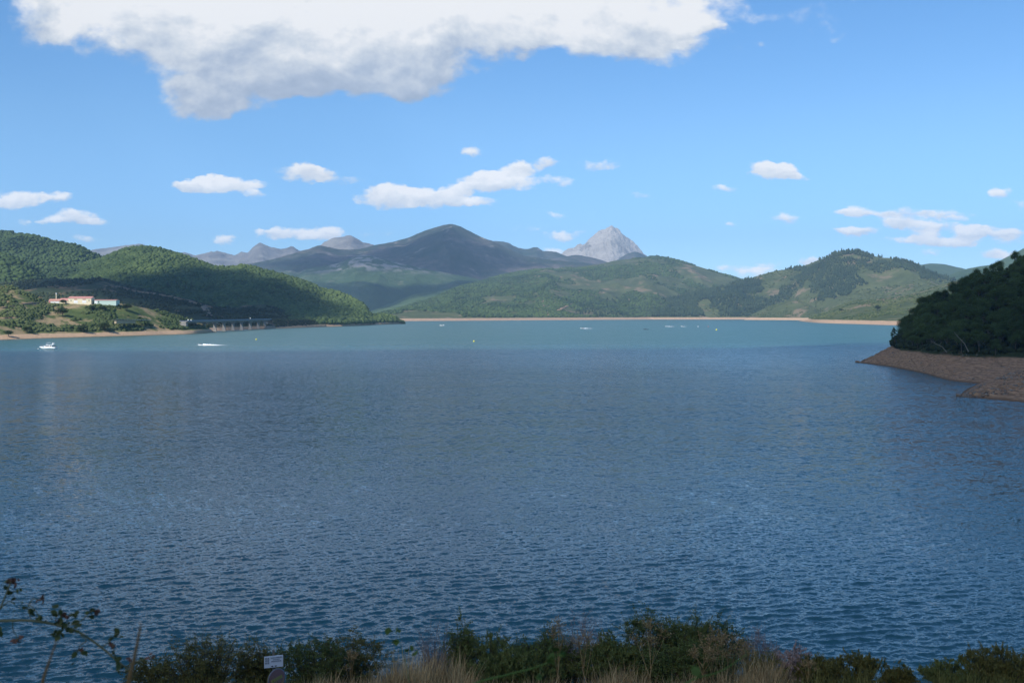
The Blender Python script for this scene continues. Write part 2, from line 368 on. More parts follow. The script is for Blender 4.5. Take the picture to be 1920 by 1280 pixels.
m_wood = hill_mat('oak_wood_floor', G1, G2, (0.085, 0.12, 0.04), (0.16, 0.14, 0.08), SAND, 5.0, 0.008, 0.05, 0.72)
m_wood_far = hill_mat('far_wood', (0.035, 0.065, 0.03), (0.06, 0.10, 0.04), (0.10, 0.14, 0.06), (0.17, 0.15, 0.08), SAND, -50, 0.003, 0.02, 0.66, bd=6)
m_mead = hill_mat('scrub_meadow', (0.05, 0.07, 0.028), (0.085, 0.105, 0.042), (0.13, 0.145, 0.06), (0.26, 0.20, 0.125), SAND, 10.0, 0.0045, 0.03, 0.54, 0.08, bd=6, bs=0.9, zvar=3.0, beach2=(0.42, 0.29, 0.20))
m_left = hill_mat('scrub_slope', (0.055, 0.08, 0.026), (0.095, 0.125, 0.04), (0.16, 0.17, 0.07), (0.36, 0.27, 0.15), SAND, 5.0, 0.014, 0.09, 0.485, 0.08, zvar=2.5, beach2=(0.46, 0.31, 0.19))
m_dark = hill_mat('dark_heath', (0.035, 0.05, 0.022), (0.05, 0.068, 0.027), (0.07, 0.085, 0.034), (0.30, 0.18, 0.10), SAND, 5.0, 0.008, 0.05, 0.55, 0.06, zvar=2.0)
m_prom = hill_mat('promontory_bank', (0.02, 0.03, 0.012), (0.03, 0.04, 0.016), (0.045, 0.05, 0.02), (0.07, 0.05, 0.03), (0.40, 0.23, 0.13), 8.5, 0.02, 0.12, 0.6,
                  beach2=(0.20, 0.12, 0.07), bs=1.0, bd=1.2, zvar=2.0, rock=((0.28, 0.22, 0.17), 0.68, 0.25))

h_H2 = Hill('mountain', [(150,476),(183,468),(200,467),(225,463),(240,461),(262,457),(285,463),(340,474),(380,490)], [(150,12500),(380,12500)], [(150,9500),(380,9500)], m_far, zb=20, amp=200, freq=1/2200., seed=31, rough=40, label='distant pale grey range behind the wooded hills')
h_H = Hill('mountain', [(320,480),(335,478),(352,476),(365,480),(400,473),(412,474),(428,478),(440,479),(455,474),(468,471),(474,463),(490,457),(500,461),(512,466),(530,467),(540,464),(550,463),(560,468),(575,476),(600,490)], [(320,12800),(600,13200)], [(320,9500),(600,9500)], m_far, zb=20, amp=260, freq=1/1800., seed=32, rough=60, label='jagged grey rocky range on the left')
h_G = Hill('mountain', [(560,480),(585,470),(600,461),(612,453),(625,447),(640,444),(656,441),(668,446),(680,453),(700,460),(740,470)], [(560,12000),(740,12000)], [(560,9500),(740,9500)], m_far, zb=20, amp=220, freq=1/1500., seed=33, rough=35, label='rounded grey rocky summit left of the main peak')
h_I = Hill('mountain', [(1030,486),(1050,479),(1062,470),(1076,463),(1086,459),(1095,461),(1101,451),(1108,444),(1117,436),(1130,430),(1138,427),(1146,424),(1153,428),(1162,434),(1172,443),(1182,452),(1190,459),(1200,468),(1212,478),(1240,492)],
           [(1030,14300),(1240,14300)], [(1030,12300),(1240,12300)], m_peak, step=1.6, nr=110, zb=20, amp=330, freq=1/900., seed=34, rough=85, power=0.55, label='pale limestone pyramid peak on the horizon')
h_F2 = Hill('mountain', [(880,450),(900,446),(930,453),(950,455),(965,463),(985,467),(1005,465),(1020,472),(1040,473),(1060,480),(1100,492)], [(880,11500),(1100,11500)], [(880,9800),(1100,9800)], m_main, zb=20, amp=160, freq=1/1200., seed=35, rough=30, label='pinkish shoulder behind the main peak')
h_I2 = Hill('mountain', [(1000,492),(1040,484),(1060,481),(1080,478),(1100,481),(1125,487),(1150,496)], [(1000,10500),(1150,10500)], [(1000,9000),(1150,9000)], m_main, zb=20, amp=120, freq=1/1000., seed=36, rough=8, label='brown ridge below the limestone peak')
h_I3 = Hill('mountain', [(1150,492),(1165,482),(1180,474),(1190,472),(1205,477),(1218,483),(1250,492)], [(1150,12000),(1250,12000)], [(1150,10500),(1250,10500)], m_main, zb=20, amp=80, freq=1/900., seed=37, rough=8, label='small dark knoll right of the limestone peak')
h_F = Hill('mountain', [(400,506),(440,500),(466,495),(500,489),(545,477),(575,468),(600,461),(622,465),(648,469),(680,466),(700,461),(740,453),(760,448),(785,438),(803,431),(820,426),(835,422),(846,421),(858,423),(875,431),(890,439),(905,446),(930,455),(950,465),(985,479),(1010,484),(1050,489),(1100,493),(1140,500)],
           [(400,8800),(845,9600),(1140,9000)], [(400,6600),(1140,6800)], m_main, step=2.2, nr=130, zb=20, amp=260, freq=1/1500., seed=38, rough=14, power=0.6, label='broad dark main peak beyond the lake')
h_F1 = Hill('mountain', [(470,520),(500,514),(527,508),(545,507),(559,510),(575,504),(590,501),(610,498),(632,494),(652,486),(673,479),(690,479),(705,482),(736,490),(790,502),(850,514),(920,528)], [(470,7700),(920,7700)], [(470,6200),(920,6400)], m_rockrib, nr=80, zb=20, amp=90, freq=1/600., seed=39, rough=9, power=0.6, label='lower ridge with pale outcrops under the main peak')
h_F3 = Hill('hill', [(640,600),(680,588),(715,575),(740,566),(775,552),(810,546),(840,541),(880,534),(930,535)], [(640,6300),(930,6300)], [(640,5400),(930,5400)], m_wood_far, zb=20, amp=50, freq=1/400., seed=40, rough=5, label='far green spur low in the valley')
h_M = Hill('hill', [(1690,505),(1712,501),(1727,496),(1745,494),(1765,495),(1790,500),(1805,503),(1822,510),(1850,512),(1900,520)], [(1690,8500),(1900,8500)], [(1690,7000),(1900,7000)], m_wood_far, zb=20, amp=80, freq=1/700., seed=41, rough=6, label='blue wooded ridge far behind the conifer hill')
h_M2 = Hill('hill', [(1760,525),(1808,505),(1835,499),(1858,496),(1868,491),(1885,482),(1900,475),(1920,464),(1960,448),(2010,430),(2080,418)], [(1760,6500),(2080,6500)], [(1760,5600),(2080,5600)], m_wood_far, zb=20, amp=90, freq=1/700., seed=42, rough=6, label='bluish slope rising behind the promontory')
h_J0 = Hill('hill', [(1180,500),(1250,496),(1290,500),(1325,508),(1350,511),(1375,517),(1400,527),(1430,540)], [(1180,8800),(1430,8800)], [(1180,7600),(1430,7600)], m_wood_far, zb=20, amp=60, freq=1/500., seed=43, rough=5, label='dark ridge just behind the green hill')
h_J = Hill('hill', [(690,594),(715,588),(742,581),(774,571),(805,561),(826,553),(848,543),(868,536),(890,530),(920,521),(953,513),(990,507),(1027,504),(1060,502),(1100,498),(1130,494),(1150,489),(1175,486),(1195,484),(1212,482),(1232,480.5),(1250,483),(1270,488),(1290,494),(1330,506),(1380,522),(1420,536),(1480,556)],
           [(690,4900),(850,6200),(1050,7200),(1230,7200),(1480,6300)], [(690,3650),(760,3735),(1100,4450),(1450,5228),(1480,5230)], m_mead, nr=150, zb=10.5, fb=0.035, amp=105, freq=1/520., seed=44, rough=5, power=0.45, label='broad green scrubby hill beyond the far shore')
h_K = Hill('hill', [(1130,598),(1164,586),(1198,574),(1240,562),(1293,553),(1314,546),(1356,536),(1377,529),(1409,521),(1430,514),(1450,509),(1475,505),(1495,502),(1520,493),(1545,483),(1565,474),(1590,470),(1605,470),(1620,474),(1645,482),(1668,484),(1690,487),(1720,498),(1740,508),(1780,521),(1840,535),(1900,545)],
           [(1130,5300),(1450,5600),(1590,5400),(1900,4700)], [(1130,4800),(1450,4800),(1560,4300),(1900,3600)], m_mead, nr=110, zb=10, fb=0.04, amp=80, freq=1/420., seed=45, rough=4, power=0.5, label='conifer covered hill on the right')
h_L2 = Hill('hill', [(1395,598),(1415,587),(1440,575),(1470,566),(1490,563),(1510,568),(1530,578),(1550,592),(1580,599)], [(1395,4700),(1580,4400)], [(1395,4500),(1580,4100)], m_mead, zb=10, amp=14, freq=1/200., seed=46, rough=3, label='low grassy knoll at the foot of the conifer hill')
h_L = Hill('hill', [(1496,602.5),(1515,597),(1530,591),(1548,586),(1565,578),(1590,568),(1615,562),(1640,560),(1680,556),(1720,547),(1760,534),(1800,526),(1850,521),(1950,515)],
           [(1496,3800),(1530,3700),(1700,3500),(1950,3400)], [(1496,3720),(1530,3050),(1600,2680),(1680,2376),(1950,2100)], m_mead, nr=110, zb=13, fb=0.09, amp=26, freq=1/220., seed=47, rough=3, power=0.5, sbeach=1.5, label='sunlit scrub slope behind the promontory')
h_A = Hill('hill', [(-260,418),(-150,415),(-50,426),(0,433),(20,434),(40,438),(60,441),(82,446),(100,450),(125,455),(150,461),(168,470),(183,478),(200,483),(230,494),(270,508),(330,530)], [(-260,3500),(0,3600),(330,3500)], [(-260,2500),(330,2600)], m_wood, nr=90, zb=5, amp=75, freq=1/260., seed=48, rough=3, power=0.55, label='wooded hill at the far left')
h_B = Hill('hill', [(60,520),(100,508),(140,498),(183,488),(205,479),(225,471),(245,466),(265,463),(285,464),(310,469),(340,478),(380,491),(400,499),(413,500),(440,500),(457,498),(480,502),(500,508),(520,513),(548,521),(580,532),(611,543),(625,545),(652,555),(668,563),(682,573),(692,586),(700,600)],
           [(60,3300),(265,3300),(500,3000),(650,2800),(700,2600)], [(60,2450),(395,2000),(548,1990),(600,2080),(660,2250),(700,2480)], m_wood, nr=120, zb=5.5, fb=0.05, amp=58, freq=1/230., seed=49, rough=3, power=0.5, label='long wooded hill running down to the lake')
h_B2 = Hill('hill', [(640,598),(665,596),(690,594),(705,591),(720,590),(735,594),(748,601),(757,607)], [(640,2560),(700,2700),(757,2760)], [(640,2240),(680,2376),(757,2740)], m_wood, step=1.5, zb=5, fb=0.12, amp=4, seed=50, rough=1, label='low wooded point reaching into the lake')
h_A2 = Hill('hill', [(-200,455),(-50,467),(0,474),(30,484),(60,500),(85,520),(110,532),(140,545)], [(-200,2700),(140,2600)], [(-200,2200),(140,2200)], m_wood, zb=5, amp=35, freq=1/200., seed=51, rough=3, label='green spur below the far left hill')
h_C = Hill('hill', [(-200,548),(-60,540),(0,532),(25,528),(60,525),(90,522),(130,523),(170,523),(190,521),(225,530),(265,541),(300,549),(340,558),(385,570),(415,577),(440,577),(465,572),(490,571),(510,573),(530,581),(552,591),(575,598),(610,604)],
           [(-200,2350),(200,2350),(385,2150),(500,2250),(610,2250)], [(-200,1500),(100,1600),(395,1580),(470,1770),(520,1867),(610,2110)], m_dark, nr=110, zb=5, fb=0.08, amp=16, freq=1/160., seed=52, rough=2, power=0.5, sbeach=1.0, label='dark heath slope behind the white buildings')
h_D = Hill('hill', [(-260,505),(-120,518),(-40,527),(0,534),(25,538),(50,546),(65,554),(78,562),(92,566.5),(130,567.5),(180,567.5),(220,568.5),(245,572),(290,581),(330,590),(358,600),(380,607),(396,618),(403,622)],
           [(-260,1330),(0,1340),(90,1340),(220,1360),(300,1430),(360,1490),(403,1540)], [(-260,870),(0,1045),(100,1136),(200,1216),(300,1307),(385,1440),(403,1532)], m_left, step=1.5, nr=130, zb=5.0, fb=0.17, amp=6, freq=1/90., seed=53, rough=1.4, power=0.45, zf=-3, sbeach=0.9, label='sunlit scrub slope with the farm buildings')
h_N = Hill('hill', [(1604,683),(1611,679),(1625,673),(1640,666),(1655,657),(1668,649),(1680,638),(1700,614),(1722,586),(1760,565),(1797,547),(1835,530),(1860,519),(1885,506),(1920,490),(1990,460),(2080,430),(2200,400)],
           [(1604,575),(1640,600),(1680,625),(1760,650),(1920,660),(2200,620)], [(1604,574),(1611,566),(1680,512),(1735,458),(1780,411),(1840,388),(1920,375),(2050,330),(2200,300)], m_prom, step=1.0, nr=110, zb=9.0, fb=0.24, amp=5, freq=1/60., seed=54, rough=1.6, power=0.5, zf=-2, sbeach=2.6, rb=46, terr=1.3, label='dark wooded promontory with bare brown bank')
h_N2 = Hill('hill', [(1794,746),(1805,739),(1820,732),(1840,722),(1865,712),(1890,703),(1920,694),(1980,680),(2080,665),(2200,655)], [(1794,338),(1850,356),(1920,366),(2080,340),(2200,320)], [(1794,336),(1815,330),(1850,322),(1920,309),(2080,280),(2200,262)], m_prom, step=1.0, nr=60, zb=9, fb=0.5, amp=1, seed=55, rough=1.0, zf=-1.5, sbeach=2.2, rb=46, terr=1.3, power=0.5, label='rocky spit nearer the camera on the right')

# lake bed and valley floor, one sheet out to the horizon
gm, nt = new_mat('valley_floor'); finish(nt, (0.12, 0.11, 0.07), 0.95)
struct('ground', MB().box((0, 8200, -8.6), (33000, 18600, 1)).mesh('ground'), gm)

# ------------------------------------------------------------------ water
def water():
    ys = np.concatenate([np.arange(592.2, 604, .8), np.arange(604, 680, 1.0), np.arange(680, 1345, 1.25)])
    D = H * 1.0 / -np.array([pdir(960, y)[1] for y in ys]); px = np.arange(-500, 2420, 2.2)
    X = (px[None, :] - 960) / F * D[:, None] / math.cos(PITCH) * 1.0; Y = np.repeat(D[:, None], len(px), 1)
    dx = (2.2 / F * D)[:, None]; dy = np.abs(np.gradient(D))[:, None]
    rng = np.random.default_rng(5); Z = np.zeros_like(X); DX = np.zeros_like(X); DY = np.zeros_like(X)
    near = D < 900
    Xn, Yn = X[near], Y[near]; zn = np.zeros_like(Xn); an = np.zeros_like(Xn); bn = np.zeros_like(Xn)
    gust = 0.72 + 0.56 * fbm(Xn / 55., Yn / 80., 3, 7)
    warp = (fbm(Xn / 14., Yn / 14., 2, 3) - 0.5) * 5; N = 74
    for i in range(N):
        lam = 0.20 * (2.7 / 0.20) ** (i / (N - 1)); a = R(24) + rng.normal() * R(24 + 16 * (1 - i / N))
        k = 2 * math.pi / lam; kx, ky = -math.sin(a) * k, math.cos(a) * k
        sl = 0.045 * (0.5 if lam > 1.7 else 1.0) * (1.25 if 0.5 < lam < 1.6 else 1.0); A = sl / k
        res = np.sqrt((kx * dx[near]) ** 2 + (ky * dy[near]) ** 2)       # radians per cell
        w = np.clip(1.6 - res / 1.3, 0, 1)
        if w.max() <= 0: continue
        ph = kx * Xn + ky * Yn + rng.random() * 6.283 + warp * (0.35 if i % 2 else -0.3) * min(k, 2.5)
        c, s_ = np.cos(ph), np.sin(ph); Aw = A * w * gust
        zn += Aw * c; an -= Aw * s_ * kx / k * 0.9; bn -= Aw * s_ * ky / k * 0.9
    Z[near] = zn; X[near] += an; Y = Y.copy(); Y[near] += bn
    P = np.stack([X, Y, Z], -1); n_, m_ = P.shape[:2]; I = np.arange(n_ * m_).reshape(n_, m_)
    Fq = np.stack([I[:-1, :-1], I[1:, :-1], I[1:, 1:], I[:-1, 1:]], -1).reshape(-1, 4)
    return mesh_np('lake', P.reshape(-1, 3), [Fq], True)
m_water, nt = new_mat('lake_water')
pos = nt.n('ShaderNodeNewGeometry').outputs['Position']
rot = nt.n('ShaderNodeMapping'); nt.set(rot.inputs[0], pos); rot.inputs['Rotation'].default_value = (0, 0, R(-24)); rot.inputs['Scale'].default_value = (0.5, 1.0, 1.0)
pr = rot.outputs[0]
ln = nt.vmath('LENGTH', pos, out=1)
farw = nt.smooth(ln, 80, 260)
gn = nt.n('ShaderNodeNewGeometry').outputs['Normal']
def slopes(scale, detail, rough, kx, ky, off):
    c = nt.vmath('SUBTRACT', nt.noise(nt.vmath('ADD', pr, off), scale, detail, rough, 0.3, out='Color'), (0.5, 0.5, 0.5))
    return nt.vmath('MULTIPLY', c, (kx, ky, 0.0))
streak = nt.noise(nt.vmath('MULTIPLY', pos, (0.0022, 0.010, 0)), 1.0, 6, 0.66, 0.6)
gust = nt.math('ADD', 0.62, nt.math('MULTIPLY', streak, 0.78))
fine = slopes(5.0, 4, 0.68, 0.9, 1.4, (0, 0, 0))
mid = slopes(1.3, 4, 0.62, 0.9, 1.9, (31, 7, 0))
big = slopes(0.16, 3, 0.6, 0.25, 0.5, (91, 17, 0))
fm = nt.vmath('SCALE', nt.vmath('ADD', mid, big)); nt.set(fm.node.inputs['Scale'], farw)
sm_ = nt.vmath('SCALE', nt.vmath('ADD', fm, fine)); nt.set(sm_.node.inputs['Scale'], gust)
wn = nt.vmath('NORMALIZE', nt.vmath('ADD', gn, sm_))
wy = nt.n('ShaderNodeSeparateXYZ'); nt.set(wy.inputs[0], pos)       # cloud shade painted into the water: bluer base nearby, sunlit teal farther out
wcol = nt.mix(nt.smooth(nt.math('ADD', wy.outputs[1], nt.math('MULTIPLY', nt.math('SUBTRACT', nt.noise(nt.vmath('MULTIPLY', pos, (0.001, 0.004, 0)), 1.0, 4, 0.6), 0.5), 900.0)), 250, 1250), (0.024, 0.092, 0.106), (0.040, 0.112, 0.086))
b = finish(nt, wcol, nt.math('ADD', 0.06, nt.math('MULTIPLY', nt.smooth(ln, 150, 1100), 0.24)), wn, 0.5); b.inputs['IOR'].default_value = 1.333
struct('lake', water(), m_water, label='wind rippled reservoir water')

# ------------------------------------------------------------------ clouds overhead that throw the shade patches
m_cl, nt = new_mat('cloud_white'); b = finish(nt, (0.8, 0.8, 0.8), 1.0, None, 0.0)
ea = nt.n('ShaderNodeAttribute', attribute_name='edge'); en = nt.noise(nt.n('ShaderNodeNewGeometry').outputs['Position'], 0.006, 5, 0.6)
eo = [n for n in nt.t.nodes if n.type == 'OUTPUT_MATERIAL'][0]; et = nt.n('ShaderNodeBsdfTransparent'); em = nt.n('ShaderNodeMixShader')
nt.set(em.inputs[0], nt.smooth(nt.math('ADD', ea.outputs['Fac'], nt.math('MULTIPLY', nt.math('SUBTRACT', en, 0.5), 0.42)), 1.02, 0.72))
nt.set(em.inputs[0], nt.math('MULTIPLY', em.inputs[0].links[0].from_socket, nt.n('ShaderNodeAttribute', attribute_name='dense').outputs['Fac']))
nt.t.links.new(et.outputs[0], em.inputs[1]); nt.t.links.new(b.outputs[0], em.inputs[2]); nt.t.links.new(em.outputs[0], eo.inputs[0])
def shade_cloud(pts, alt, seed, rag=0.10, thick=90, dense=0.62):
    """pts: world points on the ground where the edge of the shade falls; the cloud hangs up-sun of them"""
    P = np.array([p + L * ((alt - p[2]) / L[2]) for p in np.array(pts, float)]); c = P[:, :2].mean(0)
    d = P[:, :2] - c; seg = 220; th = np.linspace(-math.pi, math.pi, seg, endpoint=False); rr = np.zeros(seg)
    E = np.roll(d, -1, 0) - d
    for k, w in enumerate(th):
        dx, dy = math.cos(w), math.sin(w); best = 0
        for a, e in zip(d, E):
            den = dx * e[1] - dy * e[0]
            if abs(den) < 1e-9: continue
            t = (a[0] * e[1] - a[1] * e[0]) / den; s_ = (a[0] * dy - a[1] * dx) / den
            if t > 0 and -1e-6 <= s_ <= 1 + 1e-6: best = max(best, t)
        rr[k] = best
    sc_ = np.mean(rr)
    px, py = np.cos(th) * rr, np.sin(th) * rr
    rr = rr * (1 + rag * 2 * (fbm((px + 9000) / sc_ * 3.0, (py + 9000) / sc_ * 3.0, 5, seed, 0.6) - 0.5))
    rings = np.linspace(0.0, 1, 20)[1:] * 1.06; V = []; ed = []
    for sgn, tk in ((1, thick), (-1, thick * 0.25)):
        for r in rings:
            X, Y = c[0] + np.cos(th) * rr * r, c[1] + np.sin(th) * rr * r
            n = fbm(X / sc_ * 5, Y / sc_ * 5, 4, seed + 3)
            V.append(np.stack([X, Y, alt + sgn * tk * math.sqrt(max(0, 1 - (r / 1.06) ** 2)) * (0.4 + 1.2 * n)], -1)); ed.append(np.full(seg, r))
    nR = len(rings); V = np.concatenate(V + [np.array([[c[0], c[1], alt + thick], [c[0], c[1], alt - thick * .25]])]); fq = []; ft = []
    ix = lambda s_, r, k: s_ * nR * seg + r * seg + k % seg
    for s_ in (0, 1):
        for r in range(nR - 1):
            for k in range(seg): fq.append([ix(s_, r, k), ix(s_, r + 1, k), ix(s_, r + 1, k + 1), ix(s_, r, k + 1)])
        for k in range(seg): ft.append([2 * nR * seg + s_, ix(s_, 0, k), ix(s_, 0, k + 1)])
    for k in range(seg): fq.append([ix(0, nR - 1, k), ix(1, nR - 1, k), ix(1, nR - 1, k + 1), ix(0, nR - 1, k + 1)])
    me = mesh_np('cloud', V, [np.array(fq), np.array(ft)], True); attr(me, 'edge', np.concatenate(ed + [np.zeros(2)])); attr(me, 'dense', np.full(len(V), dense)); return struct('cloud', me, m_cl)
g = lambda x, y: np.array([x, y, 0.0])
shade_cloud([g(-1500, -500), g(-1300, 300), g(-700, 720), W(0, 652, 735), W(250, 651, 760), W(500, 655, 790), W(800, 650, 800), W(1100, 658, 800), W(1400, 652, 800), g(330, 960), g(520, 960), g(700, 700), g(620, 350), g(300, 100), g(260, -300), g(0, -500)], 1560, 11, 0.07, dense=0.61)
shade_cloud([h_C.pick(20, 545), h_C.pick(10, 534), h_A2.pick(95, 526), h_B.pick(200, 521), h_B.pick(290, 512), h_B.pick(380, 497), h_B.pick(420, 508), h_B.pick(470, 517), h_B.pick(540, 533), h_B.pick(600, 555), h_B.pick(640, 580), h_B.pick(668, 598),
             np.array([-370, 2230, 0.]), np.array([-430, 1900, 0.]), np.array([-470, 1560, 0.]), h_D.pick(370, 612), h_D.pick(335, 597), h_C.pick(220, 575)], 1900, 12, 0.05, dense=0.84)
shade_cloud([h_F.pick(470, 500), h_F.pick(560, 478), h_F.pick(640, 474), h_F.pick(740, 458), h_F.pick(800, 438), h_F.pick(850, 425), h_F.pick(880, 445), h_F.pick(930, 462), h_F.pick(1000, 488), h_F.pick(1040, 500), h_F1.pick(870, 520), h_F1.pick(790, 514), h_F1.pick(700, 512), h_F1.pick(600, 520), h_F1.pick(540, 520)], 3300, 13, 0.12, dense=0.52)
shade_cloud([h_F1.pick(560, 530), h_F1.pick(640, 545), h_F1.pick(700, 532), h_F1.pick(800, 530), h_F1.pick(880, 530), h_F.pick(960, 512), h_J.pick(900, 532), h_F3.pick(800, 556), h_F3.pick(760, 566), h_F3.pick(700, 586), h_F1.pick(620, 570)], 3300, 14, 0.15, dense=0.56)

# ------------------------------------------------------------------ air
bpy_haze = MB().box((0, 8200, 715), (34000, 19000, 1450)).mesh('haze')
m_hz = bpy.data.materials.new('haze_air'); m_hz.use_nodes = True; nt = NT(m_hz.node_tree)
pv = nt.n('ShaderNodeVolumePrincipled'); pv.inputs['Color'].default_value = (0.50, 0.74, 1.0, 1); pv.inputs['Density'].default_value = 5.2e-5
pv.inputs['Anisotropy'].default_value = 0.0
ho = nt.n('ShaderNodeOutputMaterial'); nt.t.links.new(pv.outputs[0], ho.inputs['Volume'])
link('haze', bpy_haze, m_hz, kind='stuff')

# ------------------------------------------------------------------ vegetation scattered on the hills
ICO = bmesh.new(); bmesh.ops.create_icosphere(ICO, subdivisions=1, radius=1.0)
IV = np.array([v_.co[:] for v_ in ICO.verts]); IF = np.array([[v_.index for v_ in f.verts] for f in ICO.faces]); ICO.free()
CV = np.array([(math.cos(a) * r, math.sin(a) * r, z) for r, z in ((0.55, .08), (1.0, .22), (0.55, .62)) for a in np.arange(6) * math.pi / 3] + [(0, 0, 1.0)])
CF = np.array([[0, 1, 7], [0, 7, 6]] )
_cf = []
for ring in (0, 6):
    for k in range(6):
        a, b_, c_, d_ = ring + k, ring + (k + 1) % 6, ring + 6 + (k + 1) % 6, ring + 6 + k; _cf += [[a, b_, c_], [a, c_, d_]]
for k in range(6): _cf.append([12 + k, 12 + (k + 1) % 6, 18])
CF = np.array(_cf)
def leaf_mat(name, c1, c2, rough=0.85, trans=0.0, spec=0.15):
    m, nt = new_mat(name); a = nt.n('ShaderNodeAttribute', attribute_name='tint')
    gp = nt.n('ShaderNodeNewGeometry').outputs['Position']
    nz = nt.math('ADD', nt.math('MULTIPLY', nt.math('SUBTRACT', nt.noise(gp, 0.0035, 4, 0.6), 0.5), 3.0), nt.math('MULTIPLY', nt.math('SUBTRACT', nt.noise(gp, 0.02, 3, 0.6), 0.5), 1.6))
    f = nt.math('ADD', nt.math('MULTIPLY', a.outputs['Fac'], 0.8), nt.math('ADD', nz, 0.1), clamp=True)
    finish(nt, nt.mix(f, c1, c2), rough, None, spec); return m
def scatter(name, pts, size, mat, rng, kind='ico', tall=(0.6, 1.0), jit=0.28, parent=None, **props):
    n = len(pts); B, Fb = (IV, IF) if kind == 'ico' else (CV, CF); k = len(B)
    s_ = size[0] + (size[1] - size[0]) * rng.random(n) ** 1.5; a = rng.random(n) * 6.283
    J = 1 + (rng.random((n, k)) - 0.5) * 2 * jit
    V = B[None] * J[..., None]; ca, sa_ = np.cos(a)[:, None], np.sin(a)[:, None]
    X = (V[..., 0] * ca - V[..., 1] * sa_) * s_[:, None]; Y = (V[..., 0] * sa_ + V[..., 1] * ca) * s_[:, None]
    hh = s_ * (tall[0] + (tall[1] - tall[0]) * rng.random(n))
    Z = V[..., 2] * hh[:, None] + (hh * 0.35 if kind == 'ico' else 0.0 * hh)[:, None]
    V = np.stack([X, Y, Z], -1) + pts[:, None, :]
    Fq = Fb[None] + (np.arange(n) * k)[:, None, None]
    me = mesh_np(name, V.reshape(-1, 3), [Fq.reshape(-1, 3)], kind == 'ico')
    attr(me, 'tint', np.repeat(rng.random(n), k)); return link(name, me, mat, parent, kind='stuff', **props)
rng = np.random.default_rng(21)
m_oak = leaf_mat('oak_foliage', (0.030, 0.055, 0.018), (0.075, 0.115, 0.035))
m_oak2 = leaf_mat('oak_foliage_light', (0.045, 0.075, 0.022), (0.10, 0.14, 0.045))
m_con = leaf_mat('conifer_foliage', (0.022, 0.042, 0.022), (0.05, 0.075, 0.035))
m_scr = leaf_mat('scrub_foliage', (0.04, 0.065, 0.02), (0.11, 0.13, 0.05))
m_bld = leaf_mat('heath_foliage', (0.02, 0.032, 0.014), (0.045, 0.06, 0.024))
def cov(X, Y, s, seed, lo, hi=None):
    n = fbm(X * s, Y * s, 4, seed); return n > lo
scatter('woodland', h_B.sample(26000, rng, 0.05, 1.0), (2.8, 7.5), m_oak2, rng, label='oak woodland covering the long hill down to the lake', category='woodland')
scatter('woodland', np.concatenate([h_A.sample(13000, rng, 0.05, 1.0), h_A2.sample(4500, rng)]), (2.8, 8), m_oak, rng, label='oak woodland on the far left hill', category='woodland')
scatter('woodland', h_B2.sample(900, rng, 0.16), (3, 7), m_oak2, rng, label='thicket on the low point reaching into the lake', category='woodland')
def inpoly(X, Y, pg):
    c = np.zeros(len(X), bool)
    for (xa, ya), (xb, yb) in zip(pg, pg[1:] + pg[:1]):
        c ^= ((ya > Y) != (yb > Y)) & (X < (xb - xa) * (Y - ya) / (yb - ya + 1e-9) + xa)
    return c
BARE = [(1690, 502), (1660, 508), (1640, 522), (1612, 540), (1570, 558), (1535, 566), (1500, 560), (1440, 575), (1410, 600), (1900, 640), (1900, 534), (1790, 527), (1730, 520)]
def kc(X, Y, p):
    jx, jy = X + 14 * (fbm(X / 9, Y / 9, 3, 4) - .5), Y + 14 * (fbm(X / 9 + 40, Y / 9, 3, 5) - .5); hole = np.zeros(len(X), bool)
    for a, b_, rx, ry in ((1450, 532, 13, 24), (1438, 545, 8, 10), (1512, 541, 8, 16), (1232, 572, 14, 5), (1322, 572, 13, 11), (1335, 586, 16, 9)): hole |= ((jx - a) / rx) ** 2 + ((jy - b_) / ry) ** 2 < 1
    return ~inpoly(jx, jy, BARE) & ~hole & (fbm(p[:, 0] / 160, p[:, 1] / 260, 4, 61) < 0.66) & (p[:, 2] > 14)
scatter('conifer_wood', h_K.sample(22000, rng, 0.06, 1.0, kc), (3.2, 5.5), m_con, rng, 'cone', (2.6, 4.2), 0.2, label='dark conifer wood on the right hill', category='woodland')
k2 = lambda X, Y, p: (fbm(p[:, 0] / 150, p[:, 1] / 200, 4, 62) > 0.50) & (p[:, 2] > 14)
scatter('scrub', h_K.sample(6000, rng, 0.06, 1.0, k2), (3, 7), m_scr, rng, label='scrub on the lower right hill', category='scrub')
k3 = lambda X, Y, p: (fbm(p[:, 0] / 330, p[:, 1] / 500, 5, 63) > 0.41) & (p[:, 2] > 13)
scatter('woodland', h_J.sample(42000, rng, 0.04, 1.0, k3), (4, 9), m_oak, rng, label='bushes and young wood on the broad green hill', category='woodland')
k5 = lambda X, Y, p: (X > 1080) & (Y > 558) & (p[:, 2] > 13) & (fbm(p[:, 0] / 120, p[:, 1] / 200, 3, 67) > 0.42)
scatter('conifer_wood', h_J.sample(9000, rng, 0.04, 0.0, k5), (3.2, 5.5), m_con, rng, 'cone', (2.4, 3.8), 0.2, label='conifer belt along the far shore', category='woodland')
k4 = lambda X, Y, p: (fbm(p[:, 0] / 60, p[:, 1] / 90, 4, 64) > 0.47) & (p[:, 2] > 11)
scatter('scrub', np.concatenate([h_L.sample(7000, rng, 0.08, 0.5, k4), h_L2.sample(1200, rng, 0.1, 0.0, k4)]), (1.6, 4.6), m_scr, rng, label='scrub on the sunlit slope behind the promontory', category='scrub')
kd = lambda X, Y, p: (fbm(p[:, 0] / 26, p[:, 1] / 40, 4, 65) > 0.475) & (p[:, 2] > 5.5 + 2.5 * fbm(p[:, 0] / 12, p[:, 1] / 12, 3, 3)) & ~((Y < 572) & (X > 84) & (X < 226))
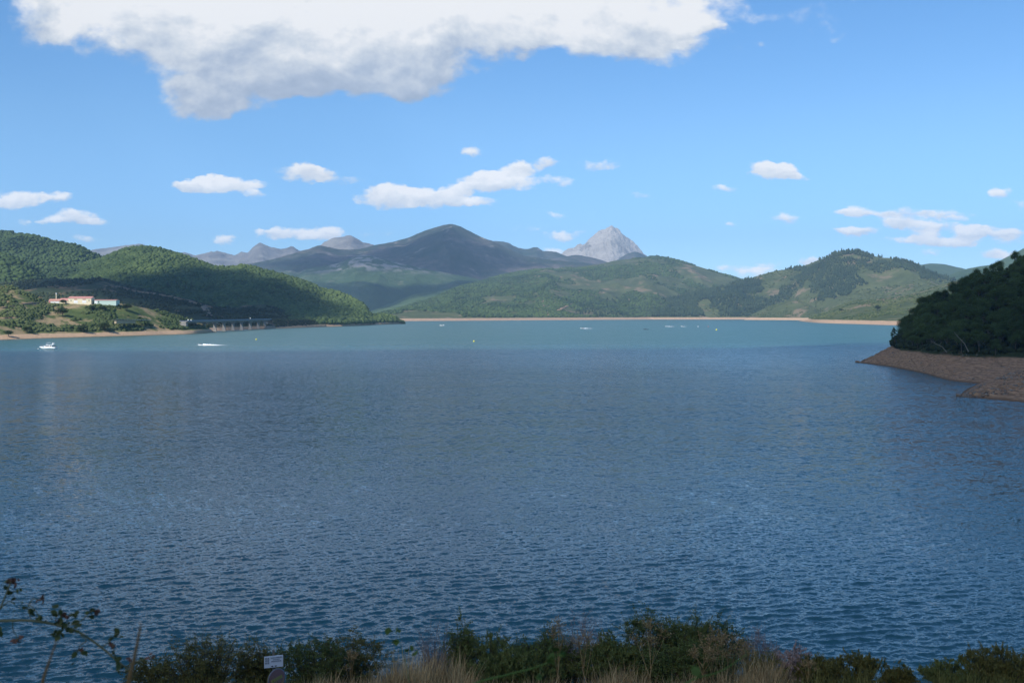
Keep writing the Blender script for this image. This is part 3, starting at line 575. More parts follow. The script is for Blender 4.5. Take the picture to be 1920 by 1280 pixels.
scatter('scrub', h_D.sample(15000, rng, 0.17, 0.5, kd), (0.9, 3.0), m_scr, rng, label='green scrub on the sunlit slope below the white buildings', category='scrub')
kk = lambda X, Y, p: (fbm(p[:, 0] / 70, p[:, 1] / 110, 4, 66) > 0.46) & (p[:, 2] > 7.5)
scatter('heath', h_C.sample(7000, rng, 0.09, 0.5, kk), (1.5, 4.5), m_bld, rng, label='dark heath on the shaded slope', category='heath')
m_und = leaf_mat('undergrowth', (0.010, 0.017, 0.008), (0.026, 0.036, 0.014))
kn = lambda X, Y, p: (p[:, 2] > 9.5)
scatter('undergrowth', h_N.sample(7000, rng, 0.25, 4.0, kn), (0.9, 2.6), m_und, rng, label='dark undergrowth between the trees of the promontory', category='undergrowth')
# stones on the bare banks
m_st, nt = new_mat('bank_stone'); a = nt.n('ShaderNodeAttribute', attribute_name='tint'); finish(nt, nt.mix(a.outputs['Fac'], (0.10, 0.075, 0.055), (0.26, 0.21, 0.165)), 0.9)
ks = lambda X, Y, p: (p[:, 2] > 0.1) & (p[:, 2] < 9.5) & (fbm(p[:, 0] / 9, p[:, 1] / 9, 3, 8) > 0.55)
scatter('stones', np.concatenate([h_N.sample(3600, rng, 0.0, 0, ks), h_N2.sample(3600, rng, 0, 0, ks)]), (0.12, 0.55), m_st, rng, tall=(0.4, 0.8), jit=0.4, label='loose stones on the bare bank of the promontory', category='stones')

# ------------------------------------------------------------------ trees with their own trunk and crown
def tubes_np(paths, radii, seg=3):
    """paths (n,k,3), radii (n,k) -> V, quads"""
    n, k = paths.shape[:2]; T = np.gradient(paths, axis=1); T /= np.linalg.norm(T, axis=-1, keepdims=True) + 1e-9
    up = np.zeros_like(T); up[..., 0] = 1; up[np.abs(T[..., 0]) > 0.9] = (0, 1, 0)
    A = np.cross(T, up); A /= np.linalg.norm(A, axis=-1, keepdims=True) + 1e-9; Bv = np.cross(T, A)
    w = np.arange(seg) * 2 * math.pi / seg
    V = paths[:, :, None] + radii[:, :, None, None] * (A[:, :, None] * np.cos(w)[:, None] + Bv[:, :, None] * np.sin(w)[:, None])
    I = np.arange(n * k * seg).reshape(n, k, seg); J = np.roll(I, -1, 2)
    Q = np.stack([I[:, :-1], J[:, :-1], J[:, 1:], I[:, 1:]], -1).reshape(-1, 4); return V.reshape(-1, 3), Q
def quads_np(C, ln, wd_, rng, up=None, bend=0.0):
    """leaf rhombs: centre C (n,3), length, width arrays; up = axis bias"""
    n = len(C); a = rng.normal(size=(n, 3))
    if up is not None: a = a * up[1] + np.array(up[0])
    a /= np.linalg.norm(a, axis=1, keepdims=True); b = np.cross(a, rng.normal(size=(n, 3))); b /= np.linalg.norm(b, axis=1, keepdims=True) + 1e-9
    a = a * np.reshape(ln, (-1, 1)); b = b * np.reshape(wd_, (-1, 1))
    V = np.stack([C - a * .5, C + b * .5 - a * .05, C + a * .5, C - b * .5 - a * .05], 1)
    return V.reshape(-1, 3), np.arange(n * 4).reshape(n, 4)
m_bark, nt = new_mat('bark'); finish(nt, nt.ramp(nt.noise(nt.vmath('MULTIPLY', nt.n('ShaderNodeTexCoord').outputs['Object'], (6, 6, 1.5)), 2, 5), [(0.3, (0.045, 0.036, 0.028)), (0.7, (0.13, 0.11, 0.09))]), 0.9)
m_bare, nt = new_mat('bare_wood'); finish(nt, (0.17, 0.15, 0.12), 0.9)
m_crown = leaf_mat('crown_leaves', (0.024, 0.045, 0.015), (0.085, 0.12, 0.04))
m_crown2 = leaf_mat('crown_leaves_dark', (0.022, 0.042, 0.016), (0.055, 0.085, 0.03))  # darker green leaves for the scattered trees on the slopes
def tree_meshes(seed, h=9.0, w=6.5, shape='round', leaves=3600, ls=0.30):
    r = np.random.default_rng(seed); nl = 16; P = []; Rd = []
    lean = r.normal(size=2) * 0.5; top = np.array([lean[0], lean[1], h * 0.86])
    tr = np.array([top * t + np.array([math.sin(t * 5 + seed) * .12, math.cos(t * 4) * .12, 0]) * t for t in np.linspace(0, 1, 7)])
    cl = []
    if shape == 'layer':
        for i in range(nl + 10):
            t = 0.28 + 0.7 * i / (nl + 9); b0 = top * t; a = i * 2.4 + r.random(); L_ = w * .5 * (1.05 - t) ** 0.55 * (0.7 + .5 * r.random())
            d = np.array([math.cos(a), math.sin(a), 0.12 + .1 * r.random()]) * L_; q = np.linspace(0, 1, 7)[:, None]
            P.append(b0 + d * q); Rd.append(np.linspace(.07, .015, 7)); cl += [(b0 + d * f, np.array([.75, .75, .3]) * (0.6 + .35 * r.random())) for f in (0.6, 1.0)]
        cl.append((top, np.array([.6, .6, .8])))
    else:
        for i in range(nl):
            t = 0.22 + 0.55 * r.random(); b0 = top * t; a = i * 2.4 + r.random() * .8
            ev = 0.25 + 1.2 * r.random(); rad = w * .5 * (0.45 + .5 * r.random()) * math.cos(min(ev, 1.4) * .8)
            e = np.array([math.cos(a) * rad, math.sin(a) * rad, h * (0.38 + 0.42 * math.sin(ev))]) + np.array([*lean, 0]) * .8; q = np.linspace(0, 1, 7)[:, None]
            c = (b0 + e) / 2 + np.array([0, 0, -.4]); P.append((1 - q) ** 2 * b0 + 2 * q * (1 - q) * c + q * q * e); Rd.append(np.linspace(.1, .02, 7))
            cl.append((e, np.array([1, 1, .78]) * (w * .5) * (0.30 + .2 * r.random())))
        cl.append((top, np.array([1, 1, .9]) * w * .18)); cl.append((top * .8, np.array([1, 1, .9]) * w * .26))
    V1, Q1 = tubes_np(tr[None], np.linspace(.20, .05, 7)[None] * h / 9, 7); V2, Q2 = tubes_np(np.array(P), np.array(Rd), 4)
    trunk = mesh_np('trunk', np.concatenate([V1, V2]), [np.concatenate([Q1, Q2 + len(V1)])], True)
    wts = np.array([np.prod(s) ** .66 for _, s in cl]); ids = r.choice(len(cl), leaves, p=wts / wts.sum())
    C0 = np.array([c for c, _ in cl])[ids]; S0 = np.array([s for _, s in cl])[ids]
    d = r.normal(size=(leaves, 3)); d /= np.linalg.norm(d, axis=1, keepdims=True); rad = r.random(leaves) ** 0.38 * (0.7 + 0.75 * r.random(leaves) ** 1.6)
    C = C0 + d * S0 * rad[:, None]; C[:, 2] = np.maximum(C[:, 2], .12 * h)
    V, Q = quads_np(C, ls * (0.6 + .8 * r.random(leaves)), ls * .8 * (0.6 + .6 * r.random(leaves)), r)
    me = mesh_np('crown', V, [Q]); attr(me, 'tint', np.repeat(np.clip(r.random(len(cl))[ids] * .6 + r.random(leaves) * .4, 0, 1), 4)); return trunk, me
protos = [tree_meshes(100 + i, 9.0, 6.5 + (i % 3), 'round') for i in range(6)]
for tm, cm in protos: tm.materials.append(m_bark); cm.materials.append(m_crown)
pl = tree_meshes(140, 11.0, 7.0, 'layer', 1500, .45); pl[0].materials.append(m_bark); pl[1].materials.append(m_crown)
pf = [tree_meshes(150 + i, 9.0, 9.5, 'round', 900, .9) for i in range(3)]
for tm, cm in pf: tm.materials.append(m_bark); cm.materials.append(m_crown2)
def place_tree(pr_, p, s, rz, label, group=None, name='tree'):
    o = thing(name, (p[0], p[1], p[2] - 0.15), label, 'tree', group, rz); o.scale = (s[0], s[0], s[1])
    link('trunk', pr_[0], None, o); link('crown', pr_[1], None, o); return o
rt = np.random.default_rng(8); cand = h_N.sample(14000, rt, 0.24, 3.0, lambda X, Y, p: (X > 1676) & (X < 1950) & (p[:, 2] > 8.8) & (Y < 668) & ((X > 1694) | (Y < 632))); pos_ = []
X_, Y_ = proj(cand)
for p in cand[np.argsort(rt.random(len(cand)))]:
    if len(pos_) >= 285: break
    if all((p[0] - q[0]) ** 2 + (p[1] - q[1]) ** 2 > 3.9 ** 2 for q in pos_): pos_.append(p)
lab = 'dark broadleaf tree in the shaded wood covering the right promontory'
def lab2(p):
    j = int(np.clip(np.searchsorted(h_N.px, proj(p)[0]), 0, len(h_N.px) - 1)); up_ = proj(p)[1] - h_N.Q[1][-1, j]
    return 'dark tree standing against the sky along the crest of the promontory wood' if up_ < 7 else 'dark tree at the lower edge of the promontory wood, just above the bare brown bank' if p[2] < 14 else lab
for i, p in enumerate(pos_):
    s = 0.58 + 0.5 * rt.random(); place_tree(protos[i % 6], p, (s, s * (0.85 + .5 * rt.random())), rt.random() * 6.28, lab2(p), 'trees of the promontory wood')
place_tree(pl, h_N.pick(1679, 650), (0.95, 1.12), 1.0, 'lone dark tree with layered boughs leaning over the tip of the promontory')
for (a, b_, D, lb) in (((1816, 655), (1789, 622), 455, 'longer pale bare trunk leaning left at the foot of the promontory wood'), ((1775, 656), (1745, 639), 470, 'shorter pale bare trunk leaning left at the foot of the promontory wood')):
    p0_, p1_ = W(*a, D), W(*b_, D); t = thing('dead_tree', tuple(p0_), lb, 'dead tree'); d = p1_ - p0_
    MB().tube([(0, 0, -1.0), tuple(d * .3 + np.array([.2, 0, .2])), tuple(d * .7), tuple(d)], [.22, .18, .12, .05], 6).put('trunk', m_bare, t)
    mb = MB()
    for f, dx, dz in ((.5, 1.5, 1.4), (.65, -1.4, 1.8), (.8, 1.2, 1.2), (.9, -.7, 1.2)): mb.tube([tuple(d * f), tuple(d * f + np.array([dx * .6, .3, dz * .4])), tuple(d * f + np.array([dx, .4, dz]))], [.07, .05, .02], 4)
    mb.put('branches', m_bare, t)
for (x, y, sx, sz, lb) in ((118, 594, 1.75, 1.35, 'large round dark tree on the slope below the red roofed building'), (175, 585, 1.1, 1.05, 'left one of two dark trees touching on the slope below the pale green shed'),
        (193, 584, 1.05, .95, 'right one of two dark trees touching on the slope below the pale green shed'), (237, 583, 1.45, 1.15, 'wide dark tree right of and below the pale green shed'),
        (196, 620, 1.55, 1.2, 'big dark tree just above the sandy shore, below the stretch of grey road'), (155, 623, 1.35, 1.0, 'low dark tree above the sandy shore behind the white yacht'), (15, 631, 1.3, .8, 'squat dark tree at the far left end of the sandy shore'),
        (119, 570.5, .85, .75, 'round green tree against the white annex wall'), (239, 618, .7, .5, 'small grey green bush tree on the upper edge of the sandy shore'), (51, 624, 1.1, .85, 'dark tree near the left end of the shore, left of the yacht')):
    p = h_D.pick(x, y); i = int(x) % 3; place_tree(pf[i], p, (sx, sz), x, lb)
for (x, y, sx, sz, lb) in ((1642, 583, 2.2, 1.9, 'dark round tree standing alone on the sunlit slope behind the promontory'), (1574, 585, 1.6, 1.3, 'small round tree on the sunlit slope above the sandy tongue')):
    place_tree(pf[1], h_L.pick(x, y), (sx, sz), x, lb)

# ------------------------------------------------------------------ buildings on the slope
def plain(name, c, rough=0.6, spec=0.3, var=0.0, scale=3.0, **kw):
    m, nt = new_mat(name)
    col = c if not var else nt.mix(nt.noise(nt.n('ShaderNodeTexCoord').outputs['Object'], scale, 4, 0.6), tuple(x * (1 - var) for x in c), tuple(min(1, x * (1 + var)) for x in c))
    finish(nt, col, rough, None, spec, **kw); return m
m_white = plain('white_paint', (0.80, 0.79, 0.76), 0.6, var=.05, scale=.5); m_cream = plain('cream_render', (0.78, 0.68, 0.47), 0.85, var=.08, scale=.4)
m_roof = plain('red_roof', (0.52, 0.25, 0.21), 0.75, var=.15, scale=1.0); m_green = plain('green_sheet', (0.50, 0.62, 0.54), 0.5, var=.08, scale=.4); m_pinkroof = plain('faded_tile', (0.52, 0.27, 0.20), 0.8, var=.15, scale=1.0)
m_dark = plain('dark_glass', (0.03, 0.035, 0.04), 0.15, 0.5); m_steel = plain('grey_steel', (0.42, 0.43, 0.44), 0.45, Metallic=0.6); m_conc = plain('concrete', (0.30, 0.28, 0.25), 0.9, var=.2, scale=.3)
m_red = plain('red_paint', (0.55, 0.06, 0.05), 0.5)
BD = 1342.0
def wx(px): return (px - 960) / F * BD / math.cos(PITCH)
def wz(py): return H + pdir(960, py)[1] * BD
def gable(t, x0, x1, z0, z1, ridge, depth, wall, roof, y=0.0):
    """walls from x0..x1, eaves z1, ridge z; the ridge runs along x"""
    mb = MB(); dz = depth / 2
    mb.add([(x0, y - dz, z0), (x1, y - dz, z0), (x1, y + dz, z0), (x0, y + dz, z0), (x0, y - dz, z1), (x1, y - dz, z1), (x1, y + dz, z1), (x0, y + dz, z1), (x0, y, ridge - .3), (x1, y, ridge - .3)],
           [(0, 1, 5, 4), (2, 3, 7, 6), (1, 2, 6, 9, 5), (3, 0, 4, 8, 7), (3, 2, 1, 0)])
    mb.put('wall', wall, t); o = .5; rb = MB(); sl = (ridge - z1) / dz
    for s in (-1, 1):
        ye, ze = y + s * (dz + o), z1 - sl * o
        rb.add([(x0 - o, ye, ze + .05), (x1 + o, ye, ze + .05), (x1 + o, y, ridge), (x0 - o, y, ridge), (x0 - o, ye, ze + .3), (x1 + o, ye, ze + .3), (x1 + o, y, ridge + .28), (x0 - o, y, ridge + .28)],
               [(0, 1, 2, 3), (4, 7, 6, 5), (0, 4, 5, 1), (0, 3, 7, 4), (1, 5, 6, 2)])
    rb.put('roof', roof, t)
def opening(t, name, x, z, w, h, y, mat): MB().box((x, y - .06, z + h / 2), (w, .12, h)).put(name, mat, t)
zb_ = wz(568.5)
t = thing('farm_building', (wx(154), BD, zb_), 'cream building with red roof, tallest of the group on the sunlit slope', 'building')
gable(t, -15.5, 15.5, -2, wz(559.2) - zb_, wz(556) - zb_, 13, m_cream, m_roof)
opening(t, 'door', -5.2, 0.2, 5.4, 3.6, -6.5, m_white); opening(t, 'door', 6.2, 0.2, 5.6, 3.6, -6.5, m_white)
for x in (-5.2, 6.2): opening(t, 'window', x, 4.4, 4.2, 1.3, -6.5, m_pinkroof)
opening(t, 'window', -11.5, 3.0, 1.2, 1.4, -6.5, m_dark); opening(t, 'window', 12.6, 3.0, 1.2, 1.4, -6.5, m_dark)
t = thing('link_building', (wx(126.5), BD - 1, zb_), 'low section with sloping pink red roof between the annex and the cream building', 'building')
gable(t, -7.4, 4.4, -2, wz(563.4) - zb_, wz(559.3) - zb_, 11, m_cream, m_roof)
opening(t, 'window', -3.5, .8, 1.6, 1.6, -5.5, m_dark); opening(t, 'window', 1.5, .8, 1.6, 1.6, -5.5, m_dark)
t = thing('annex', (wx(107), BD - 2, zb_), 'low white annex with faded tiled roof at the left end of the group', 'building')
gable(t, -7.6, 6.2, -2, wz(564.2) - zb_, wz(560.8) - zb_, 9, m_white, m_pinkroof)
opening(t, 'door', -6.4, -.2, 1.6, 2.4, -4.5, m_red)
t = thing('shed', (wx(200), BD + 2, zb_ - .6), 'long pale green metal shed with red roof edge, right of the cream building', 'building')
gable(t, -14.5, 14.8, -2.5, wz(562.2) - zb_, wz(561) - zb_, 12, m_green, m_roof)
opening(t, 'door', -12.3, .4, 3.2, 3.4, -6, m_white); opening(t, 'window', -8.6, 1.2, 1.4, 2.2, -6, m_dark)
t = thing('chimney', (wx(104), BD + 4, zb_), 'tall slim pale chimney rising behind the white annex', 'chimney')
MB().tube([(0, 0, -1), (0, 0, wz(551.5) - zb_)], [.75, .6], 10).put('stack', m_cream, t); MB().tube([(0, 0, wz(551.5) - zb_), (0, 0, wz(549) - zb_)], [.85, .8], 10).put('cap', m_white, t)
def pole(px, py0, py1, D, lb, r=.16, arm=2.0):
    p = W(px, py1, D); hgt_ = W(px, py0, D)[2] - p[2]; t = thing('utility_pole', (p[0], D, p[2]), lb, 'pole', 'utility poles')
    MB().tube([(0, 0, -1.5), (0, 0, hgt_)], [r, r * .7], 6).put('pole', m_bare, t); MB().box((0, 0, hgt_ - .5), (arm, .12, .12)).put('crossarm', m_steel, t)
for (x, a, b_, D, lb) in ((93, 556, 567.5, 1345, 'thin pole just left of the white annex'), (121.5, 556, 566, 1350, 'thin pole behind the join of the annex and the cream building'), (35.3, 544, 556, 1250, 'pole on the grassy hump left of the buildings'), (14.5, 584, 598, 1180, 'pole beside the pale track at the left edge'), (19.5, 562, 573, 1260, 'pole below the grassy hump near the left edge'), (260, 537, 547, 2250, 'tall pole on the dark slope above the dirt track')):
    pole(x, a, b_, D, lb, .22 if D < 2000 else .5)

# ------------------------------------------------------------------ tracks and roads laid on the slopes
def strip(name, hill, pts, w, mat, lift=0.6, label=None):
    dn_ = [(a[0] + (b_[0] - a[0]) * t, a[1] + (b_[1] - a[1]) * t) for a, b_ in zip(pts[:-1], pts[1:]) for t in np.linspace(0, 1, 14, endpoint=False)] + [pts[-1]]
    P = np.array([hill.pick(*p) for p in dn_]); Q = []
    for a, b_ in zip(P[:-1], P[1:]): Q += [a + (b_ - a) * t for t in np.linspace(0, 1, 2, endpoint=False)]
    Q = np.array(Q + [P[-1]]); Q += np.array([0, 0, lift]); T = np.gradient(Q, axis=0); T[:, 2] = 0; T /= np.linalg.norm(T, axis=1, keepdims=True) + 1e-9
    N = np.stack([-T[:, 1], T[:, 0], 0 * T[:, 0]], 1); a = Q + N * w / 2; b_ = Q - N * w / 2; dn = np.array([0, 0, -lift - 2.0])
    V = np.concatenate([a, b_, a + dn, b_ + dn]); n = len(Q); i = np.arange(n - 1)
    fs = np.concatenate([np.stack([i, i + 1, i + 1 + n, i + n], 1), np.stack([i + n, i + n + 1, i + 3 * n + 1, i + 3 * n], 1), np.stack([i + 2 * n, i + 2 * n + 1, i + 1, i], 1)])
    o = struct(name, mesh_np(name, V, [fs]), mat)
    if label: o['label'] = label
m_dirt = plain('dirt', (0.33, 0.215, 0.13), 0.95, var=.2, scale=.05); m_asph = plain('asphalt', (0.09, 0.09, 0.09), 0.9, var=.15, scale=.3)
strip('track', h_C, [(222, 538), (245, 545), (280, 550), (320, 557), (350, 564), (378, 573), (392, 576)], 15, m_dirt, 2.2, 'dirt track across the dark slope')
strip('track', h_C, [(378, 573), (384, 580), (389, 588), (391, 594)], 11, m_dirt, 2.0)
strip('track', h_J, [(1011, 592), (1014, 580), (1018, 563)], 16, m_dirt, 2.0, 'straight firebreak up the green hill')
strip('track', h_J, [(1024, 592), (1045, 582), (1070, 570)], 14, m_dirt, 2.0)
strip('path', h_D, [(-20, 597), (15, 596), (46, 595)], 5, m_dirt, .8)
strip('path', h_D, [(0, 577), (30, 571), (60, 567), (90, 569.5)], 7, m_dirt, .5)
p1_, p2_ = W(218, 600.5, 1260), W(282, 602.0, 1330)
t = thing('retaining_wall', (0, 0, 0), 'pale stone retaining wall under the grey road on the sunlit slope', 'wall')
d = p2_ - p1_; nn = np.array([-d[1], d[0], 0]); nn /= np.linalg.norm(nn)
mb = MB(); q = [p1_ + d * 0, p1_ + d * .55]; mb.add([q[0] + (0, 0, .3), q[1] + (0, 0, .3), q[1] + (0, 0, -3.0), q[0] + (0, 0, -4), q[0] + nn * 3 + (0, 0, .3), q[1] + nn * 3 + (0, 0, .3), q[1] + nn * 3 + (0, 0, -3), q[0] + nn * 3 + (0, 0, -4)], [(0, 1, 2, 3), (4, 7, 6, 5), (0, 4, 5, 1), (1, 5, 6, 2), (3, 2, 6, 7), (0, 3, 7, 4)])
mb.put('masonry', plain('pale_stone', (0.46, 0.37, 0.24), .9, var=.15, scale=.3), t)
mb = MB(); q = [p1_ - d * .02 + (0, 0, .35), p2_ + (0, 0, .35)]; mb.add([q[0] - nn, q[1] - nn, q[1] + nn * 6, q[0] + nn * 6, q[0] - nn + (0, 0, .5), q[1] - nn + (0, 0, .5), q[1] + nn * 6 + (0, 0, .5), q[0] + nn * 6 + (0, 0, .5)], [(4, 5, 6, 7), (0, 1, 5, 4), (1, 2, 6, 5), (2, 3, 7, 6), (3, 0, 4, 7)])
struct('road', mb.mesh('road'), m_asph)
t = thing('guard_rail', (0, 0, 0), 'low grey guard rail along the road above the pale retaining wall', 'guard rail')
mb = MB(); mb.add([q[0] - nn * .8 + (0, 0, 1.0), q[1] - nn * .8 + (0, 0, 1.0), q[1] - nn * .8 + (0, 0, 1.35), q[0] - nn * .8 + (0, 0, 1.35), q[0] - nn * .7 + (0, 0, 1.0), q[1] - nn * .7 + (0, 0, 1.0), q[1] - nn * .7 + (0, 0, 1.35), q[0] - nn * .7 + (0, 0, 1.35)], [(0, 1, 2, 3), (4, 7, 6, 5), (0, 3, 7, 4), (1, 5, 6, 2), (3, 2, 6, 7), (0, 4, 5, 1)])
mb.put('rail', m_steel, t); mb = MB()
for f in np.linspace(0.02, .98, 14): c = q[0] + (q[1] - q[0]) * f - nn * .65; mb.box((c[0], c[1], c[2] + .85), (.18, .18, .9))
mb.put('posts', m_steel, t)

# ------------------------------------------------------------------ road bridge
BX = -462.0
t = thing('road_bridge', (BX, 1400, 0), 'long concrete road bridge on tall piers across the inlet', 'bridge')
y0_, y1_ = 0.0, 500.0; zt = 17.6
MB().prism([(-5.6, zt - .2), (5.6, zt - .2), (5.6, zt - .9), (3.4, zt - 1.2), (3.2, zt - 2.9), (-3.2, zt - 2.9), (-3.4, zt - 1.2), (-5.6, zt - .9)], y0_, y1_).put('deck', m_conc, t)
MB().box((0, 250, zt - .12), (9.6, 500, .16)).put('roadway', m_asph, t)
m_par = plain('blue_grey_parapet', (0.22, 0.26, 0.33), .6)
for s in (-1, 1): MB().box((s * 5.35, 250, zt + .38), (.4, 499.6, 1.15)).put('parapet', m_par, t)
for px_, D in ((362, 1445), (385, 1494), (403, 1548), (420, 1597), (437, 1649), (453, 1701), (469, 1757), (484, 1812), (495, 1860)):
    yy_ = D - 1400; mb = MB(); mb.box((0, yy_, (zt - 4.4) / 2 - 2.2), (4.6, 2.6, zt - 4.4 + 4.4), taper=.88); mb.box((0, yy_, zt - 3.65), (7.4, 3.0, 1.46)); mb.box((0, yy_, .6), (6.4, 4.2, 2.4))
    mb.put('pier', m_conc, t)
MB().box((0, 495, zt - 7.5), (12, 14, 14.6)).put('abutment', m_conc, t); MB().box((0, 2, zt - 9.2), (9, 8, 12.4)).put('abutment', m_conc, t)
for (px, py0, D, lb) in ((344.5, 598.5, 1402, 'small white road sign at the near end of the bridge, left one'), (350, 599, 1415, 'small white road sign at the near end of the bridge, right one'), (461.5, 595.5, 1735, 'small white sign post standing on the bridge deck')):
    tt = thing('road_sign', (BX + 5.9, D, zt - .3), lb, 'road sign'); hh_ = W(px, py0, D)[2] - zt + .3
    MB().tube([(0, 0, -.8), (0, 0, hh_)], .12, 6).put('pole', m_steel, tt); MB().box((0, -.12, hh_ - .8), (1.3, .1, 1.6)).put('plate', m_white, tt)
t2 = thing('terrace_wall', (0, 0, 0), 'pale earth embankment carrying the road away from the far end of the bridge', 'embankment')
a, b_ = np.array([BX, 1888., zt - .6]), np.array([-425, 2080., zt - 3.0]); d = b_ - a; nn = np.array([-d[1], d[0], 0]); nn /= np.linalg.norm(nn)
MB().add([a - nn * 5, b_ - nn * 5, b_ + nn * 5, a + nn * 5, a - nn * 16 + (0, 0, -13), b_ - nn * 16 + (0, 0, -13), b_ + nn * 16 + (0, 0, -13), a + nn * 16 + (0, 0, -13)], [(0, 1, 2, 3), (0, 4, 5, 1), (3, 2, 6, 7), (1, 5, 6, 2), (0, 3, 7, 4)]).put('bank', m_dirt, t2)

rb_ = np.random.default_rng(99); ee = rb_.random(900)[:, None]; ss = rb_.random(900)[:, None]; sg = np.where(rb_.random(900) < .75, 1, -1)[:, None]
eb = a + (b_ - a) * ee * 1.12 - nn * sg * (4.5 + 11 * ss) + np.array([0, 0, -1.0]) * (13 * ss)
scatter('scrub', eb, (1.0, 3.0), m_bld, rb_, label='dark scrub on the road embankment beyond the bridge', category='scrub')

# ------------------------------------------------------------------ boats, wakes and buoys
m_gel = plain('white_gelcoat', (0.86, 0.87, 0.86), 0.25, 0.5); m_blk = plain('black_trim', (0.02, 0.02, 0.025), 0.5); m_yel = plain('yellow_buoy', (0.85, 0.72, 0.06), 0.45); m_skin = plain('skin', (0.45, 0.28, 0.2), .7); m_navy = plain('dark_clothes', (0.03, 0.04, 0.07), .8); m_orange = plain('orange_vest', (0.6, 0.12, 0.03), .7)
def hull_mesh(name, Ln, Bm, fb, dr=.5):
    """bow towards -x"""
    n = 14; V = []; sec = 7
    for i in range(n):
        t = i / (n - 1); x = -Ln / 2 + Ln * t; w = Bm / 2 * min(1, (t * 2.2 + .02)) ** .6; sh = fb * (1.28 - .34 * t); kz = -dr * min(1, t * 3.5) + (fb * .55) * max(0, 1 - t * 6)
        for k in range(sec):
            u_ = k / (sec - 1) * 2 - 1; a = abs(u_); z = kz + (sh - kz) * a ** 2.2; V.append((x - (fb * .5) * max(0, 1 - t * 5) * a, w * math.copysign(min(1, a * 1.25) ** .8, u_), z))
    Fs = []
    for i in range(n - 1):
        for k in range(sec - 1): Fs.append((i * sec + k, (i + 1) * sec + k, (i + 1) * sec + k + 1, i * sec + k + 1))
        Fs.append((i * sec, i * sec + sec - 1, (i + 1) * sec + sec - 1, (i + 1) * sec))
    Fs += [tuple(range(sec)), tuple((n - 1) * sec + k for k in range(sec))]; m = MB().add(V, Fs); return m.mesh(name, True)
yD = Dw(654.0); p = W(90.5, 654, yD)
t = thing('motor_yacht', (p[0], p[1], 0.05), 'white flybridge motor yacht lying still with its bow to the left near the sandy shore', 'yacht', rz=R(4))
link('hull', hull_mesh('hull', 12.2, 3.9, 1.5), m_gel, t)
MB().prism([(-4.2, 1.75), (-2.0, 2.35), (-.9, 3.1), (3.1, 3.1), (3.3, 1.5), (-3.6, 1.5)], -1.5, 1.5).put('cabin', m_gel, t, bevel=.08)
for s in (-1, 1): MB().prism([(-1.9, 2.1), (-1.2, 2.75), (1.2, 2.75), (1.2, 2.1)], s * 1.52 - .03, s * 1.52 + .03).put('window', m_dark, t); MB().prism([(1.6, 2.1), (1.6, 2.75), (2.9, 2.75), (2.9, 2.1)], s * 1.52 - .03, s * 1.52 + .03).put('window', m_dark, t)
MB().prism([(-.9, 3.1), (-1.3, 3.75), (-1.05, 3.8), (-.5, 3.35), (3.4, 3.35), (4.4, 3.9), (4.5, 3.7), (4.3, 3.1)], -1.6, 1.6).put('flybridge', m_gel, t)
MB().box((.5, 0, 4.95), (3.3, 2.6, .12)).put('canopy', m_gel, t)
mb = MB()
for x in (-.9, 1.9):
    for s in (-1, 1): mb.tube([(x, s * 1.2, 3.3), (x, s * 1.2, 4.9)], .04, 5)
mb.put('canopy_frame', m_steel, t)
mb = MB()
for s in (-1, 1): mb.prism([(2.9, 3.1), (3.5, 3.1), (4.3, 4.9), (3.8, 4.9)], s * 1.4 - .1, s * 1.4 + .1)
mb.box((4.05, 0, 4.85), (.6, 2.9, .16)); mb.put('radar_arch', m_gel, t); MB().tube([(4.2, .4, 4.9), (4.7, .4, 6.6)], .03, 5).put('antenna', m_steel, t)
mb = MB(); rp = [(-6.3, 0, 2.75), (-5.4, 1.0, 2.75), (-3.8, 1.55, 2.6), (-1.6, 1.75, 2.4)]
for s in (-1, 1):
    mb.tube([(a, s * b_, c) for a, b_, c in rp], .05, 5)
    for a, b_, c in rp: mb.tube([(a + .1, s * b_, 1.6), (a, s * b_, c)], .04, 4)
mb.put('bow_rail', m_steel, t); MB().box((6.5, 0, .35), (1.1, 3.2, .14)).put('swim_platform', m_steel, t); MB().box((4.6, 0, 1.9), (2.0, 2.6, .7)).put('cockpit', m_dark, t)
def buoy(px, py, r, mat, lb, group=None, cone=True):
    D = Dw(py); p = W(px, py, D); t = thing('buoy', (p[0], p[1], 0), lb, 'buoy', group)
    MB().lathe([(.05, -.5 * r), (.75 * r, -.2 * r), (r, .35 * r), (.92 * r, .9 * r), (.55 * r, 1.35 * r), (.15 * r, 1.6 * r)], seg=16).put('float', mat, t, smooth=True)
    MB().tube([(0, 0, 1.5 * r), (0, 0, 2.1 * r)], .08 * r, 6).put('lifting_eye', m_steel, t)
buoy(71.5, 654.5, .45, m_white, 'small white mooring buoy off the bow of the yacht')
buoy(480.5, 637, .85, m_yel, 'yellow buoy floating between the bridge and the speedboat wake', 'yellow buoys'); buoy(888.5, 640.5, .85, m_yel, 'yellow buoy alone in the middle of the lake', 'yellow buoys'); buoy(1343.5, 619, 1.35, m_yel, 'yellow buoy at the right near the row of distant boats', 'yellow buoys')
def person_bm(seated=True):
    mb = MB(); mb.lathe([(.05, 0), (.17, .02), (.19, .3), (.22, .5), (.10, .6), (.07, .66), (.11, .72), (.115, .82), (.06, .9)], seg=10)
    for s in (-1, 1):
        mb.tube([(0, s * .2, .5), (-.18, s * .24, .28), (-.42, s * .2, .3)], [.06, .05, .035], 6); mb.tube([(0, s * .1, .05), (-.42, s * .12, .08), (-.45, s * .12, -.35)], [.09, .07, .05], 6)
    return mb
m_foam, nt = new_mat('foam'); pz = nt.n('ShaderNodeTexCoord').outputs['Object']; fo = nt.noise(pz, 1.3, 5, .7)
